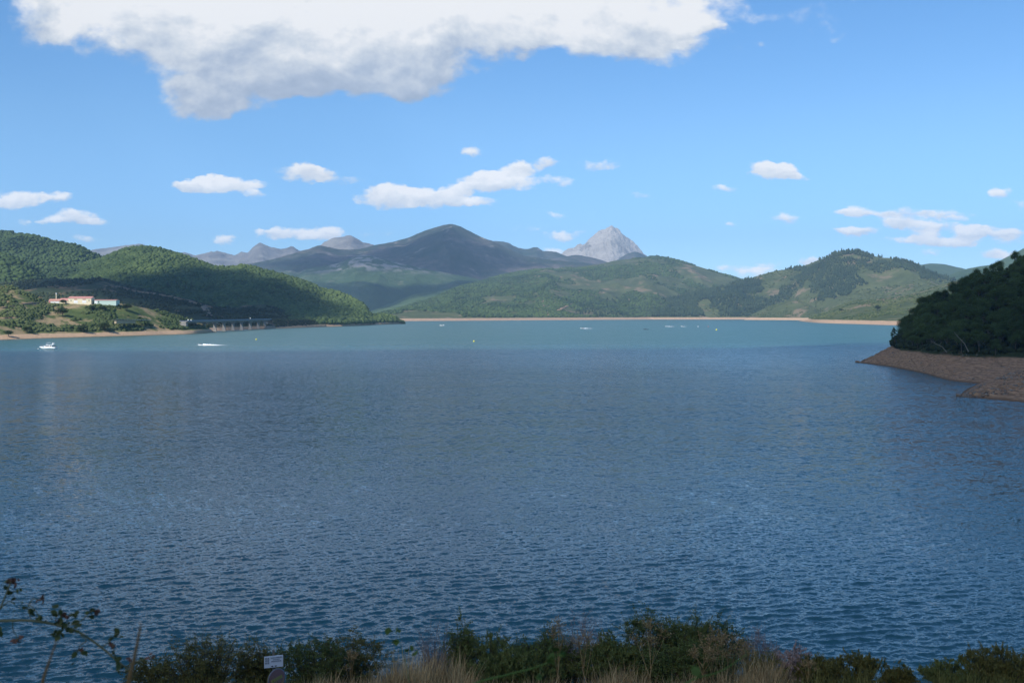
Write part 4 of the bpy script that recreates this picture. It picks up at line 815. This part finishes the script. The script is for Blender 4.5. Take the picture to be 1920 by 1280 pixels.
bs_ = nt.n('ShaderNodeBsdfPrincipled'); bs_.inputs['Base Color'].default_value = (.85, .88, .9, 1); bs_.inputs['Roughness'].default_value = .9; tr_ = nt.n('ShaderNodeBsdfTransparent')
at_ = nt.n('ShaderNodeAttribute', attribute_name='fade'); mx = nt.n('ShaderNodeMixShader'); nt.set(mx.inputs[0], nt.smooth(nt.math('ADD', at_.outputs['Fac'], nt.math('MULTIPLY', nt.math('SUBTRACT', fo, .5), 1.2)), .3, .6))
nt.t.links.new(tr_.outputs[0], mx.inputs[1]); nt.t.links.new(bs_.outputs[0], mx.inputs[2]); oo = nt.n('ShaderNodeOutputMaterial'); nt.t.links.new(mx.outputs[0], oo.inputs[0])
def speedboat(px, py, Ln, wake_px, lb, crew=1, wakeh=.5, mat=None, hullm=None):
    D = Dw(py); p = W(px, py, D); t = thing('speedboat', (p[0], p[1], .1), lb, 'boat')
    link('hull', hull_mesh('hull', Ln, Ln * .36, .7, .3), hullm or m_gel, t); MB().prism([(-Ln * .16, .85), (-Ln * .02, 1.5), (0, 1.5), (-Ln * .08, .8)], -Ln * .13, Ln * .13).put('windscreen', m_dark, t)
    MB().box((Ln * .5, 0, .6), (.4, .5, 1.1)).put('outboard_motor', m_blk, t)
    for c in range(crew):
        q = thing('person', (p[0] + .4 + c * .9, p[1] + (c % 2) * .5 - .2, 1.0), ('seated person at the helm of the ' if c == 0 else 'passenger seated in the ') + ' '.join(lb.split(' with ')[0].split()[:9]), 'person')
        person_bm().put('body', m_navy if c % 2 == 0 else m_orange, q, smooth=True); MB().lathe([(.04, .66), (.1, .7), (.118, .8), (.07, .92)], seg=10).put('head', m_skin, q, smooth=True)
    if wake_px:
        n = 50; wl = wake_px / F * D; tt = np.linspace(0, 1, n); r_ = np.random.default_rng(int(px)); m_ = 9; V = []; fd = []
        for a in tt:
            for b2 in np.linspace(-1, 1, m_):
                V.append((p[0] + Ln * .3 + a * wl, p[1] + b2 * (Ln * .2 + a * wl * .045), .12 + wakeh * (1 - a) ** 1.5 * (1 - abs(b2)) * (.6 + .8 * r_.random()))); fd.append((1 - a) ** .8 * 1.15 * (1 - .4 * abs(b2)))
        I = np.arange(n * m_).reshape(n, m_); Q = np.stack([I[:-1, :-1], I[1:, :-1], I[1:, 1:], I[:-1, 1:]], -1).reshape(-1, 4)
        me = mesh_np('wake', np.array(V), [Q], True); attr(me, 'fade', fd); link('wake', me, m_foam, kind='stuff', label='white foam trail behind the ' + lb.split(' with ')[0], category='wake')
speedboat(377, 647.5, 5.5, 60, 'speedboat in front of the bridge with a long white wake', 1, 1.4)
speedboat(1092, 616, 8.5, 26, 'white motorboat on the far middle water with a short wake', 2, 1.0)
speedboat(1250, 612.3, 7.0, 22, 'left boat of the distant pair on the right water with a thin wake', 1, .9)
speedboat(1279, 612.3, 6.0, 12, 'right boat of the distant pair on the right water with a faint wake', 1, .5)
speedboat(1211, 617.8, 9.0, 0, 'dark low motorboat lying still left of the distant pair', 1, 0, None, m_blk)
for k, (px, py, mt, c_) in enumerate(((825, 610.5, m_white, 'left'), (828, 610.8, m_white, 'middle'), (831.5, 610.3, m_white, 'right'))):
    D = Dw(py); p = W(px, py, D); t = thing('dinghy', (p[0], p[1], .05), f'{c_} one of three tiny pale sailing dinghies below the far shore', 'boat', 'three tiny dinghies')
    link('hull', hull_mesh('hull', 4.0, 1.5, .5, .2), mt, t); MB().add([(0, 0, .6), (1.8, 0, .6), (.1, 0, 3.6), (0, .05, .6), (1.8, .05, .6), (.1, .05, 3.6)], [(0, 1, 2), (3, 5, 4), (0, 3, 4, 1), (1, 4, 5, 2), (2, 5, 3, 0)]).put('sail', m_white, t)
for px, mt, lb in ((1309, m_white, 'tiny pale float right of the distant boats'), (1328, m_orange, 'tiny reddish float right of the distant boats')): buoy(px, 612.6, 1.0, mt, lb)

# ------------------------------------------------------------------ near hillside under the camera
def zg(x, y):
    x, y = np.asarray(x, float), np.asarray(y, float)
    z = np.interp(y, [-60, -4, 1, 3.5, 8, 15, 25, 35, 42, 55, 75, 90], [26.4, 26.3, 26.2, 25.0, 23.9, 21.9, 18.15, 14.35, 10.8, 4.0, -3.0, -8.0])
    return z + 0.35 * (fbm(x / 3.5 + 50, y / 3.5 + 50, 4, 71) - 0.5) * np.clip((y - 6) / 10, 0, 1)
xs = np.linspace(-75, 75, 260); ys_ = np.concatenate([np.linspace(-60, 0, 12), np.linspace(.8, 90, 210)]); Xh, Yh = np.meshgrid(xs, ys_); Ph = np.stack([Xh, Yh, zg(Xh, Yh)], -1)
I = np.arange(Ph.shape[0] * Ph.shape[1]).reshape(Ph.shape[:2]); m_slope, nt = new_mat('dry_slope'); pg = nt.n('ShaderNodeNewGeometry').outputs['Position']
finish(nt, nt.ramp(nt.noise(pg, 1.2, 7, .7), [(.35, (.035, .028, .015)), (.5, (.09, .065, .035)), (.65, (.16, .12, .065))]), .95, nt.bump(nt.noise(pg, 8, 5, .7), .6, .05), .1)
struct('hillside', mesh_np('hillside', Ph.reshape(-1, 3), [np.stack([I[:-1, :-1], I[:-1, 1:], I[1:, 1:], I[1:, :-1]], -1).reshape(-1, 4)], True), m_slope, label='dry slope falling from the viewpoint to the water')

def ground_pt(px, D): x = (px - 960) / F * D / math.cos(PITCH); return np.array([x, D, float(zg(x, D))])
def fmat(name, c1, c2, tr=0.25):
    m, nt = new_mat(name); a = nt.n('ShaderNodeAttribute', attribute_name='tint'); c = nt.mix(a.outputs['Fac'], c1, c2)
    b = finish(nt, c, .7, None, .25); o = [n for n in nt.t.nodes if n.type == 'OUTPUT_MATERIAL'][0]; tl = nt.n('ShaderNodeBsdfTranslucent'); nt.set(tl.inputs[0], c)
    mx = nt.n('ShaderNodeMixShader'); mx.inputs[0].default_value = tr; nt.t.links.new(b.outputs[0], mx.inputs[1]); nt.t.links.new(tl.outputs[0], mx.inputs[2]); nt.t.links.new(mx.outputs[0], o.inputs[0]); return m
f_olive = fmat('olive_leaves', (.085, .082, .018), (.22, .19, .05)); f_dark = fmat('dark_leaves', (.055, .08, .018), (.16, .18, .045)); f_broom = fmat('broom_shoots', (.085, .11, .025), (.20, .21, .06))
f_grey = fmat('grey_twigs', (.17, .13, .12), (.36, .29, .26)); f_dry = fmat('dry_stalk', (.20, .115, .045), (.58, .39, .18)); f_green = fmat('fresh_leaves', (.04, .07, .01), (.09, .13, .025)); f_pink = fmat('faded_seed_heads', (.32, .21, .18), (.52, .38, .32)); f_red = fmat('reddish_leaves', (.09, .02, .012), (.2, .06, .03))
m_twig = plain('twig_bark', (.07, .05, .035), .9)
def bush(px, D, wpx, top, kind, label, seed, n=70, leaf=.045, dens=1.0, mat=None, name='bush', depth=.8):
    r = np.random.default_rng(seed); b0 = ground_pt(px, D); h = W(px, top, D)[2] - b0[2]; w = wpx / F * D
    t = thing(name, tuple(b0), label, 'bush' if name == 'bush' else 'plant', 'plants along the near slope'); t['group'] = 'shrubs along the near slope'
    a = r.random(n) * 6.283; rr = np.sqrt(r.random(n)); k = 7; q = np.linspace(0, 1, k)[None, :, None]
    hn = 0.80 + .34 * (fbm(np.cos(a) * rr * 2.2 + seed, np.sin(a) * rr * 2.2, 3, seed) - .35) + .05 * r.normal(size=n)
    tip = np.stack([np.cos(a) * rr * w / 2, np.sin(a) * rr * w / 2 * depth, h * np.clip(hn, .3, 1.0) * np.sqrt(np.clip(1 - .62 * rr ** 2.2, .1, 1))], 1)
    tip[0] = (0, 0, h); base = np.stack([r.normal(size=n) * w * .1, r.normal(size=n) * w * .08, 0 * a - .1], 1)
    ctl = base * .5 + tip * .5 + np.stack([tip[:, 0] * (.12 if kind != 'up' else -.25), tip[:, 1] * .1, h * .12 * np.ones(n)], 1)
    P = (1 - q) ** 2 * base[:, None] + 2 * q * (1 - q) * ctl[:, None] + q * q * tip[:, None]
    P = P + r.normal(size=P.shape) * .015 * h * q; rad = np.repeat(np.linspace(.012, .003, k)[None], n, 0) * (h / 2.2)
    nt_ = 7; tb = P[:, 2:][:, r.integers(0, k - 2, nt_)].reshape(-1, 3); td = r.normal(size=tb.shape) * np.array([1, 1, .6]); td[:, 2] += .75 if kind != 'leafy' else .35
    td /= np.linalg.norm(td, axis=1, keepdims=True); tl = h * (.07 + .13 * r.random(len(tb)))[:, None]
    e = tb + td * tl; P2 = tb[:, None] + (e - tb)[:, None] * np.linspace(0, 1, 3)[None, :, None]; P2[:, 1] += r.normal(size=tb.shape) * .02
    V1, Q1 = tubes_np(P, rad); V2, Q2 = tubes_np(P2, np.repeat(np.array([[.005, .004, .002]]), len(P2), 0))
    sm = f_grey if kind == 'twiggy' else f_dry if kind == 'umbel' else m_twig
    me = mesh_np('stems', np.concatenate([V1, V2]), [np.concatenate([Q1, Q2 + len(V1)])], True); attr(me, 'tint', np.repeat(r.random(len(V1) + len(V2)), 1)); link('stems', me, sm, t)
    nl = int(dens * 60 * n)
    i = r.integers(0, len(P2), nl); f = r.random(nl)[:, None]; C = tb[i] + (e - tb)[i] * f * 1.15 + r.normal(size=(nl, 3)) * (.022 if kind == 'leafy' else .018) * h / 2
    m2 = nl // 4; j = r.integers(0, n, m2); g_ = r.integers(2, k, m2); C = np.concatenate([C, P[j, g_] + r.normal(size=(m2, 3)) * .05]); nl = len(C)
    if kind == 'leafy': V, Q = quads_np(C, leaf * (.6 + .8 * r.random(nl)), leaf * .62 * (.6 + .7 * r.random(nl)), r)
    elif kind == 'up': V, Q = quads_np(C, leaf * 2.0 * (.5 + r.random(nl)), leaf * .36 * np.ones(nl), r, ((0, 0, 1.2), .7))
    elif kind == 'twiggy': V, Q = quads_np(C, leaf * 1.5 * (.5 + r.random(nl)), leaf * .16 * np.ones(nl), r, ((0, 0, .8), .8))
    else: V, Q = quads_np(C, leaf * (.5 + r.random(nl)), leaf * .3 * np.ones(nl), r, ((0, 0, 1.), .7))
    me = mesh_np('foliage_seed_heads', V, [Q]); tn = np.clip(.15 + .6 * (C[:, 2] / h) * r.random(nl) + .35 * r.random(nl) * (fbm(C[:, 0] * 3 + 20, C[:, 2] * 3 + 20, 3, seed) > .5), 0, 1)
    attr(me, 'tint', np.repeat(r.random(nl) * .7 + .3 * (r.random(n)[np.concatenate([i // nt_, j])]), 4)); link('foliage_seed_heads', me, mat, t); return t
BU = [(280, 34.5, 110, 1238, 'leafy', 'low olive bush at the left end of the hedge', f_olive, 60), (375, 34, 165, 1186, 'leafy', 'olive bush with thin shoots rising above it, left of the sign', f_olive, 110), (476, 34.5, 100, 1193, 'leafy', 'olive brown bush just behind the white sign', f_olive, 70),
      (590, 34, 150, 1203, 'leafy', 'wide dark bush right of the sign', f_dark, 110), (655, 34.5, 140, 1188, 'leafy', 'spreading bush with sparse arching shoots right of the sign', f_olive, 75),
      (822, 31, 95, 1168, 'twiggy', 'grey leafless shrub left of the middle', f_grey, 80), (866, 30.5, 48, 1168, 'leafy', 'narrow glossy green bush beside the grey leafless shrub', f_dark, 60),
      (920, 30, 120, 1196, 'up', 'feathery blue green broom in the middle of the hedge', f_broom, 110), (1030, 30, 130, 1172, 'leafy', 'dark dense bush right of the feathery broom', f_dark, 120), (975, 28, 150, 1225, 'up', 'low green broom in front of the dark dense bush', f_broom, 90),
      (1098, 30, 85, 1160, 'twiggy', 'wispy pinkish grey shrub behind the hedge', f_pink, 60), (1150, 29, 150, 1203, 'up', 'broad low broom between two taller bushes', f_broom, 130),
      (1222, 30, 100, 1152, 'leafy', 'tall glossy green bush, highest of the hedge', f_dark, 100), (1290, 30, 100, 1162, 'up', 'tall feathery green bush right of the highest one', f_broom, 110), (1345, 30, 110, 1166, 'leafy', 'dark leafy bush at the right end of the hedge', f_dark, 110), (1290, 27.5, 170, 1200, 'leafy', 'very dark low bush in front of the tall feathery one', f_dark, 110),
      (1425, 30, 75, 1190, 'twiggy', 'pale pinkish dry shrub right of the hedge', f_pink, 75), (1440, 28, 90, 1225, 'up', 'yellow green weeds at the foot of the pinkish dry shrub', f_olive, 60),
      (1492, 28.5, 70, 1222, 'up', 'thin pinkish brown weeds between the hedge and the reddish weeds', f_pink, 45), (1690, 28.5, 60, 1252, 'up', 'short sparse weeds in the lowest dip of the slope', f_olive, 40),
      (1540, 28, 90, 1232, 'up', 'reddish olive weeds standing up at the lower right', f_olive, 70), (1615, 28, 110, 1236, 'up', 'yellow green weeds in the gap at the lower right', f_olive, 70), (1790, 29, 110, 1246, 'up', 'low dark green weeds left of the corner bush', f_broom, 70),
      (1880, 29, 140, 1219, 'up', 'olive bush filling the lower right corner', f_olive, 130), (1950, 29, 120, 1216, 'leafy', 'dark bush cut by the right edge of the view', f_dark, 70)]
for i, (px, D, wpx, top, kind, lb, mt, n) in enumerate(BU): bush(px, D, wpx * 1.15, top - 7, kind, lb, 300 + i, n, .05 if kind == 'leafy' else .055, 3.4 if kind != 'twiggy' else .45, mt)
def umbel(px, D, top, wpx, label, seed, n=7):
    r = np.random.default_rng(seed); b0 = ground_pt(px, D); h = W(px, top, D)[2] - b0[2]; w = wpx / F * D; t = thing('dry_umbel', tuple(b0), label, 'dry plant', 'dry umbel stalks'); P = []; Rd = []; heads = []
    P.append(np.array([[0, 0, -.1], [.01, 0, h * .3], [0, .02, h * .6], [.02, 0, h * .8], [0, 0, h]])); Rd.append(np.linspace(.012, .004, 5)); heads.append(P[0][-1])
    for i in range(n):
        z0 = h * (.2 + .5 * r.random()); a = r.random() * 6.28; e = np.array([math.cos(a) * w / 2 * (.6 + .5 * r.random()), math.sin(a) * w / 3, z0 + (h - z0) * (.55 + .4 * r.random())]); c = np.array([e[0] * .45, e[1] * .45, z0 + (e[2] - z0) * .4]); q = np.linspace(0, 1, 5)[:, None]
        P.append((1 - q) ** 2 * np.array([0, 0, z0]) + 2 * q * (1 - q) * c + q * q * e); Rd.append(np.linspace(.008, .003, 5)); heads.append(e)
    for hd in list(heads):
        for _ in range(16):
            d = r.normal(size=3); d[2] = abs(d[2]) + .4; d = d / np.linalg.norm(d) * h * (.05 + .07 * r.random()); s_ = hd - np.array([0, 0, h * .06 * r.random()]); P.append(s_ + d * np.linspace(0, 1, 5)[:, None]); Rd.append(np.full(5, .0028)); heads.append(s_ + d)
    V, Q = tubes_np(np.array(P), np.array(Rd)); me = mesh_np('stalk', V, [Q], True); attr(me, 'tint', np.repeat(r.random(len(P)), 15)); link('stalk', me, f_dry, t)
    Hd = np.array(heads[n + 1:]); C = np.repeat(Hd, 4, 0) + r.normal(size=(len(Hd) * 4, 3)) * .012; V, Q = quads_np(C, .03 + 0 * C[:, 0], .015 + 0 * C[:, 0], r); me = mesh_np('foliage_seed_heads', V, [Q]); attr(me, 'tint', np.repeat(r.random(len(C)), 4)); link('foliage_seed_heads', me, f_dry, t)  # these small quads are the dry seed heads at the stalk tips
umbel(1222, 24, 1172, 60, 'tall dry branching stalk in front of the highest green bush', 1); umbel(1340, 24.5, 1182, 48, 'tallest dry stalk of the cluster before the dark bush at the right', 2, 9); umbel(1358, 25, 1190, 40, 'dry stalk just right of the tallest one in the cluster', 3); umbel(1322, 24, 1212, 36, 'shorter dry stalk leaning left in the cluster', 4); umbel(1378, 25, 1195, 30, 'rightmost dry stalk of the cluster', 5); umbel(1095, 26, 1190, 34, 'thin pale stalk before the wispy pinkish shrub', 6); umbel(1047, 26, 1166, 24, 'slender stalk rising above the dark dense bush', 7); umbel(1405, 26, 1208, 26, 'dry stalk among the weeds at the foot of the pinkish shrub', 8); umbel(655, 28, 1222, 24, 'thin pale stalk in the spreading bush right of the sign', 9); umbel(1520, 26, 1240, 26, 'short dry stalk among the reddish weeds', 10)
def grass(name, spots, mat, seed, label, n0=1.0):
    r = np.random.default_rng(seed); Cs = []; Hs = []
    for (x0, x1, D0, D1, top, n) in spots:
        n = int(n * n0); D = D0 + (D1 - D0) * r.random(n); px = x0 + (x1 - x0) * r.random(n); x = (px - 960) / F * D / math.cos(PITCH); z = zg(x, D); tz = H + pdir(960, top)[1] * D
        e = 4 * (px - x0) * (x1 - px) / (x1 - x0) ** 2; hh = np.clip((tz - z) * (.55 + .45 * e ** .5) * (.15 + 1.15 * fbm(x * 2.2, D * 2.2, 4, 5)) * (.35 + .95 * r.random(n) ** 2.5), .06, 1.5); Cs.append(np.stack([x, D, z - .03], 1)); Hs.append(hh)
    C = np.concatenate(Cs); hh = np.concatenate(Hs); n = len(C); a = r.random(n) * 6.28; ln_ = .65 * r.random(n) * hh; d = np.stack([np.cos(a) * ln_, np.sin(a) * ln_, hh], 1); w = np.stack([-np.sin(a), np.cos(a), 0 * a], 1) * (.004 + .005 * r.random(n))[:, None]
    m_ = C + d * .55 - np.array([0, 0, 1]) * 0 + np.stack([-d[:, 0] * .2, -d[:, 1] * .2, 0 * a], 1)
    V = np.stack([C - w, C + w, m_ + w, m_ - w, C + d], 1).reshape(-1, 3); I = np.arange(n)[:, None] * 5
    me = mesh_np(name, V, [I + np.array([[0, 1, 2, 3]]), I + np.array([[3, 2, 4]])]); attr(me, 'tint', np.repeat(np.clip(r.random(n) * .7 + 2.2 * (fbm(C[:, 0] * 2.3, C[:, 1] * 2.3, 3, 9) - .42), 0, 1), 5)); link(name, me, mat, kind='stuff', label=label, category='grass')
grass('dry_grass', [(700, 890, 24, 29, 1216, 7000), (640, 900, 22, 26, 1258, 7000), (1100, 1230, 22, 26, 1246, 6000), (1230, 1500, 22, 25, 1258, 8000), (1385, 1470, 25, 27, 1225, 3500), (560, 720, 25, 28, 1262, 3500), (880, 1120, 22, 24, 1268, 5000)], f_dry, 41, 'golden dry grass tufts on the near slope')
grass('green_grass', [(900, 1600, 22, 25, 1270, 5000), (1480, 1660, 24, 27, 1248, 3000), (1730, 1930, 25, 28, 1252, 4000), (250, 640, 28, 31, 1262, 5000)], f_olive, 42, 'green grass between the shrubs on the near slope')

# ------------------------------------------------------------------ signs among the bushes
D = 32.0; b0 = ground_pt(509, D); c = W(509, 1239.5, D)
t = thing('notice_board', (b0[0], b0[1], b0[2]), 'white notice board with printed lines and arrows on a pale post', 'sign', rz=R(18)); cz = c[2] - b0[2]
MB().box((0, .06, (cz + .36) / 2 - .2), (.07, .06, cz + .36 + .4)).put('post', m_bare, t)
m_board = plain('board_white', (.62, .64, .66), .5, var=.05, scale=3.0); bd = MB().box((0, 0, cz), (.60, .03, .37)).put('board', m_board, t); bd.rotation_euler = (0, 0, 0)
m_ink = plain('ink', (.02, .02, .02), .7); m_ink2 = plain('grey_ink', (.10, .10, .11), .7)
def text(s_, x, z, size, parent, mat, wdt=None):
    cu = bpy.data.curves.new('lettering', 'FONT'); cu.body = s_; cu.size = size; cu.align_x = 'CENTER'; cu.align_y = 'CENTER'; cu.extrude = .0015; o = bpy.data.objects.new('lettering', cu)
    COL.objects.link(o); dg = bpy.context.evaluated_depsgraph_get(); me = bpy.data.meshes.new_from_object(o.evaluated_get(dg)); bpy.data.objects.remove(o); me.materials.clear()
    ob = link('lettering', me, mat, parent); ob.location = (x, -.0185, z); ob.rotation_euler = (R(90), 0, 0)
    if wdt: xs_ = [v_.co.x for v_ in me.vertices]; ob.scale = (wdt / (max(xs_) - min(xs_)), 1, 1)
    return ob
text('APARCAMIENTO', .085, cz + .125, .052, t, m_ink, .36); text('EXCLUSIVO', .085, cz + .065, .045, t, m_ink, .20); text('EMBARCACIONES', .085, cz + .008, .048, t, m_ink, .31)
for i, (x, z) in enumerate(((-.24, .115), (-.17, .115), (-.24, .045), (-.17, .045), (-.24, -.03), (-.17, -.03))):
    mb = MB(); w_ = .055
    mb.box((x, -.017, cz + z + .022), (w_, .004, .006)); mb.box((x, -.017, cz + z - .022), (w_, .004, .006)); mb.box((x - .012, -.018, cz + z), (.018, .004, .034)); mb.box((x + .014, -.018, cz + z + .004), (.014, .004, .022)); mb.put('pictogram', m_ink2, t)
for s in (-1, 1): MB().prism([(s * .10 + .01, cz - .145), (s * .05 + .01, cz - .118), (s * .05 + .01, cz - .136), (s * .015 + .01, cz - .136), (s * .015 + .01, cz - .154), (s * .05 + .01, cz - .154), (s * .05 + .01, cz - .172)], -.020, -.0155).put('arrow', m_ink, t)
D = 31.5; b0 = ground_pt(514.5, D); c = W(514.5, 1272, D)
t = thing('round_sign', (b0[0], b0[1], b0[2]), 'round faded red sign with a yellow bar, below the white notice board', 'sign', rz=R(48)); cz = c[2] - b0[2]
m_fr = plain('faded_red', (.36, .17, .15), .6, var=.08, scale=4.0); m_ly = plain('faded_yellow', (.42, .33, .10), .6); m_rim = plain('grey_rim', (.30, .27, .28), .5)
def disc(r, y0, y1, n=40, sz=1.0): return MB().prism([(r * math.cos(2 * math.pi * k / n), cz + r * sz * math.sin(2 * math.pi * k / n)) for k in range(n)], y0, y1)
disc(.335, -.008, .008).put('rim', m_rim, t); disc(.300, -.012, -.0085).put('face', m_fr, t)
a = R(14); mb = MB(); mb.prism([(x * math.cos(a) - z * math.sin(a), cz + x * math.sin(a) + z * math.cos(a)) for x, z in ((-.21, -.055), (.21, -.055), (.21, .055), (-.21, .055))], -.016, -.0125); mb.put('bar', m_ly, t)
MB().box((0, .04, cz / 2 - .2), (.05, .05, cz + .3)).put('post', m_steel, t)

# ------------------------------------------------------------------ out of focus plants right in front of the lens
def curve_pts(pts, D, n=6):
    P = [W(a, b_, D + c) for a, b_, c in pts]; out = []
    for i in range(len(P) - 1):
        p_1, p0_, p1_, p2_ = P[max(i - 1, 0)], P[i], P[i + 1], P[min(i + 2, len(P) - 1)]
        for k in range(n): q = k / n; out.append(0.5 * ((2 * p0_) + (-p_1 + p1_) * q + (2 * p_1 - 5 * p0_ + 4 * p1_ - p2_) * q * q + (-p_1 + 3 * p0_ - 3 * p1_ + p2_) * q ** 3))
    return out + [P[-1]]
LF = [(-.5, 0), (-.28, .26), (.02, .36), (.3, .22), (.5, 0), (.3, -.22), (.02, -.36), (-.28, -.26)]
def near_leaves(name, mat, parent, cents, r, size, org):
    V = []; Fs = []
    for (c, n, sp) in cents:
        for _ in range(n):
            o_ = c + r.normal(size=3) * sp - org; a = r.normal(size=3); a[2] -= .3; a /= np.linalg.norm(a); b_ = np.cross(a, r.normal(size=3)); b_ /= np.linalg.norm(b_); s_ = size * (.6 + .7 * r.random()); k = len(V)
            nn_ = np.cross(a, b_)
            V += [tuple(o_ + a * x * s_ + b_ * y * s_ + nn_ * (abs(y) * .3 * s_)) for x, y in LF]; Fs.append(tuple(range(k, k + 8)))
    me = bpy.data.meshes.new(name); me.from_pydata(V, [], Fs); attr(me, 'tint', np.repeat(r.random(len(Fs)), 8)); link(name, me, mat, parent)
r = np.random.default_rng(77); ND = 1.9
root = np.array([-1.75, 1.75, float(zg(-1.75, 1.75)) - .03]); t = thing('bramble', tuple(root), 'blurred thorny bramble spray with reddish brown leaf clusters reaching in at the left edge', 'bramble')
f_nl = fmat('bramble_leaves', (.035, .045, .012), (.09, .10, .03)); f_nr = fmat('bramble_red_leaves', (.09, .035, .02), (.19, .09, .06)); m_cane = plain('cane', (.11, .10, .045), .7)
main = curve_pts([(-180, 1180, 0), (-60, 1160, 0), (0, 1163, 0), (60, 1163, 0), (110, 1172, .02), (150, 1186, .02), (190, 1213, .03), (222, 1240, .03), (250, 1262, .03)], ND)
up = curve_pts([(-110, 1330, 0), (-50, 1240, 0), (-5, 1150, 0), (12, 1112, 0), (20, 1090, 0)], ND)
mb = MB(); m0 = [root, root + np.array([.02, .02, .8]), root + np.array([.12, .05, 1.45])] ; mb.tube([tuple(p - root) for p in m0 + main], [.006] * 3 + list(np.linspace(.0033, .0016, len(main))), 6)
mb.tube([tuple(p - root) for p in [root, root + np.array([.25, .05, .7])] + up], [.005, .004] + list(np.linspace(.0026, .0012, len(up))), 5)
tw = [((60, 1163), (52, 1140), (62, 1122), (76, 1126)), ((76, 1165), (70, 1150), (58, 1135), (50, 1140)), ((120, 1175), (150, 1165), (165, 1150), (176, 1143)), ((24, 1163), (24, 1180), (30, 1190), (33, 1200)), ((150, 1190), (162, 1200), (150, 1210), (146, 1222)), ((205, 1228), (214, 1222), (212, 1212), (211, 1205)), ((190, 1214), (210, 1198), (215, 1190), (222, 1186)), ((235, 1250), (255, 1240), (270, 1236), (282, 1232)), ((2, 1140), (14, 1128), (22, 1128), (28, 1134))]
for q in tw: mb.tube([tuple(p - root) for p in curve_pts([(a, b_, .01) for a, b_ in q], ND, 3)], .0010, 4)
mb.put('canes', m_cane, t, smooth=True)
near_leaves('leaves', f_nl, t, [(W(x, y, ND + .01), n, s) for x, y, n, s in ((10, 1105, 6, .006), (34, 1106, 3, .004), (25, 1132, 5, .007), (52, 1142, 6, .006), (75, 1160, 4, .005), (112, 1168, 16, .010), (106, 1190, 7, .006), (128, 1186, 5, .005), (100, 1150, 4, .006), (138, 1158, 4, .005), (172, 1148, 7, .005), (150, 1224, 7, .006), (222, 1192, 5, .005), (206, 1196, 3, .004), (28, 1200, 3, .004), (228, 1245, 6, .006), (0, 1183, 4, .005), (143, 1180, 3, .004), (215, 1226, 3, .004), (262, 1240, 3, .004))], r, .013, root)
near_leaves('red_leaves', f_nr, t, [(W(x, y, ND + .01), n, s) for x, y, n, s in ((20, 1088, 14, .006), (76, 1123, 7, .004), (118, 1156, 9, .005), (183, 1142, 4, .003), (32, 1200, 7, .005), (148, 1218, 5, .004), (211, 1211, 6, .003), (242, 1235, 4, .003), (282, 1231, 5, .003), (43, 1193, 3, .003))], r, .011, root)
def blade(pts, D, w0, label):
    P = curve_pts(pts, D); rt_ = np.array([P[0][0], P[0][1], float(zg(P[0][0], P[0][1])) - .02]); t = thing('grass_blade', tuple(rt_), label, 'grass blade', 'blurred grass blades by the lens'); P = [rt_] + P
    mb = MB(); mb.tube([tuple(p - rt_) for p in P], list(np.linspace(w0, w0 * .25, len(P))), 5); mb.put('stem', f_dry, t); return t
blade([(60, 1400, 0), (78, 1285, 0), (92, 1240, 0), (106, 1200, 0)], 1.15, .0030, 'blurred straw coloured blade under the bramble, left one')
blade([(225, 1400, 0), (240, 1285, 0), (252, 1230, 0), (264, 1170, 0)], 1.05, .0040, 'blurred straw coloured blade crossing the bramble tip, right one')
m_shoot = plain('shoot_green', (.06, .10, .015), .6)
def shoot(pts, D, w0, leaves, label, mat=m_shoot):
    P = curve_pts(pts, D); rt_ = np.array([P[0][0], P[0][1] + .05, float(zg(P[0][0], P[0][1] + .05)) - .02]); t = thing('green_shoot', tuple(rt_), label, 'plant', 'blurred green shoots by the lens')
    mb = MB(); mb.tube([tuple(p - rt_) for p in [rt_] + P], list(np.linspace(w0, w0 * .4, len(P) + 1)), 5); mb.put('stem', mat, t); near_leaves('leaves', f_green, t, [(W(x, y, D), n, s) for x, y, n, s in leaves], r, .016, rt_)
shoot([(800, 1340, 0), (880, 1285, 0), (960, 1262, 0), (1020, 1245, 0), (1052, 1222, 0)], 1.6, .0019, [(1028, 1238, 5, .006), (1050, 1222, 4, .006), (1015, 1258, 3, .005), (1040, 1215, 2, .004)], 'blurred green shoot rising to the right at the bottom centre')
shoot([(1230, 1330, 0), (1290, 1278, 0), (1350, 1258, 0), (1400, 1226, 0)], 1.5, .0015, [(1398, 1228, 2, .004), (1310, 1262, 2, .004)], 'blurred yellow green shoot at the bottom right of the middle')
shoot([(760, 1420, 0), (768, 1330, 0), (765, 1260, 0), (752, 1215, 0), (748, 1188, 0)], 2.2, .0010, [(730, 1182, 2, .003), (748, 1184, 2, .003), (740, 1206, 3, .004), (762, 1216, 3, .004), (778, 1224, 2, .003)], 'blurred thin sprig with small leaves left of the grey shrub')
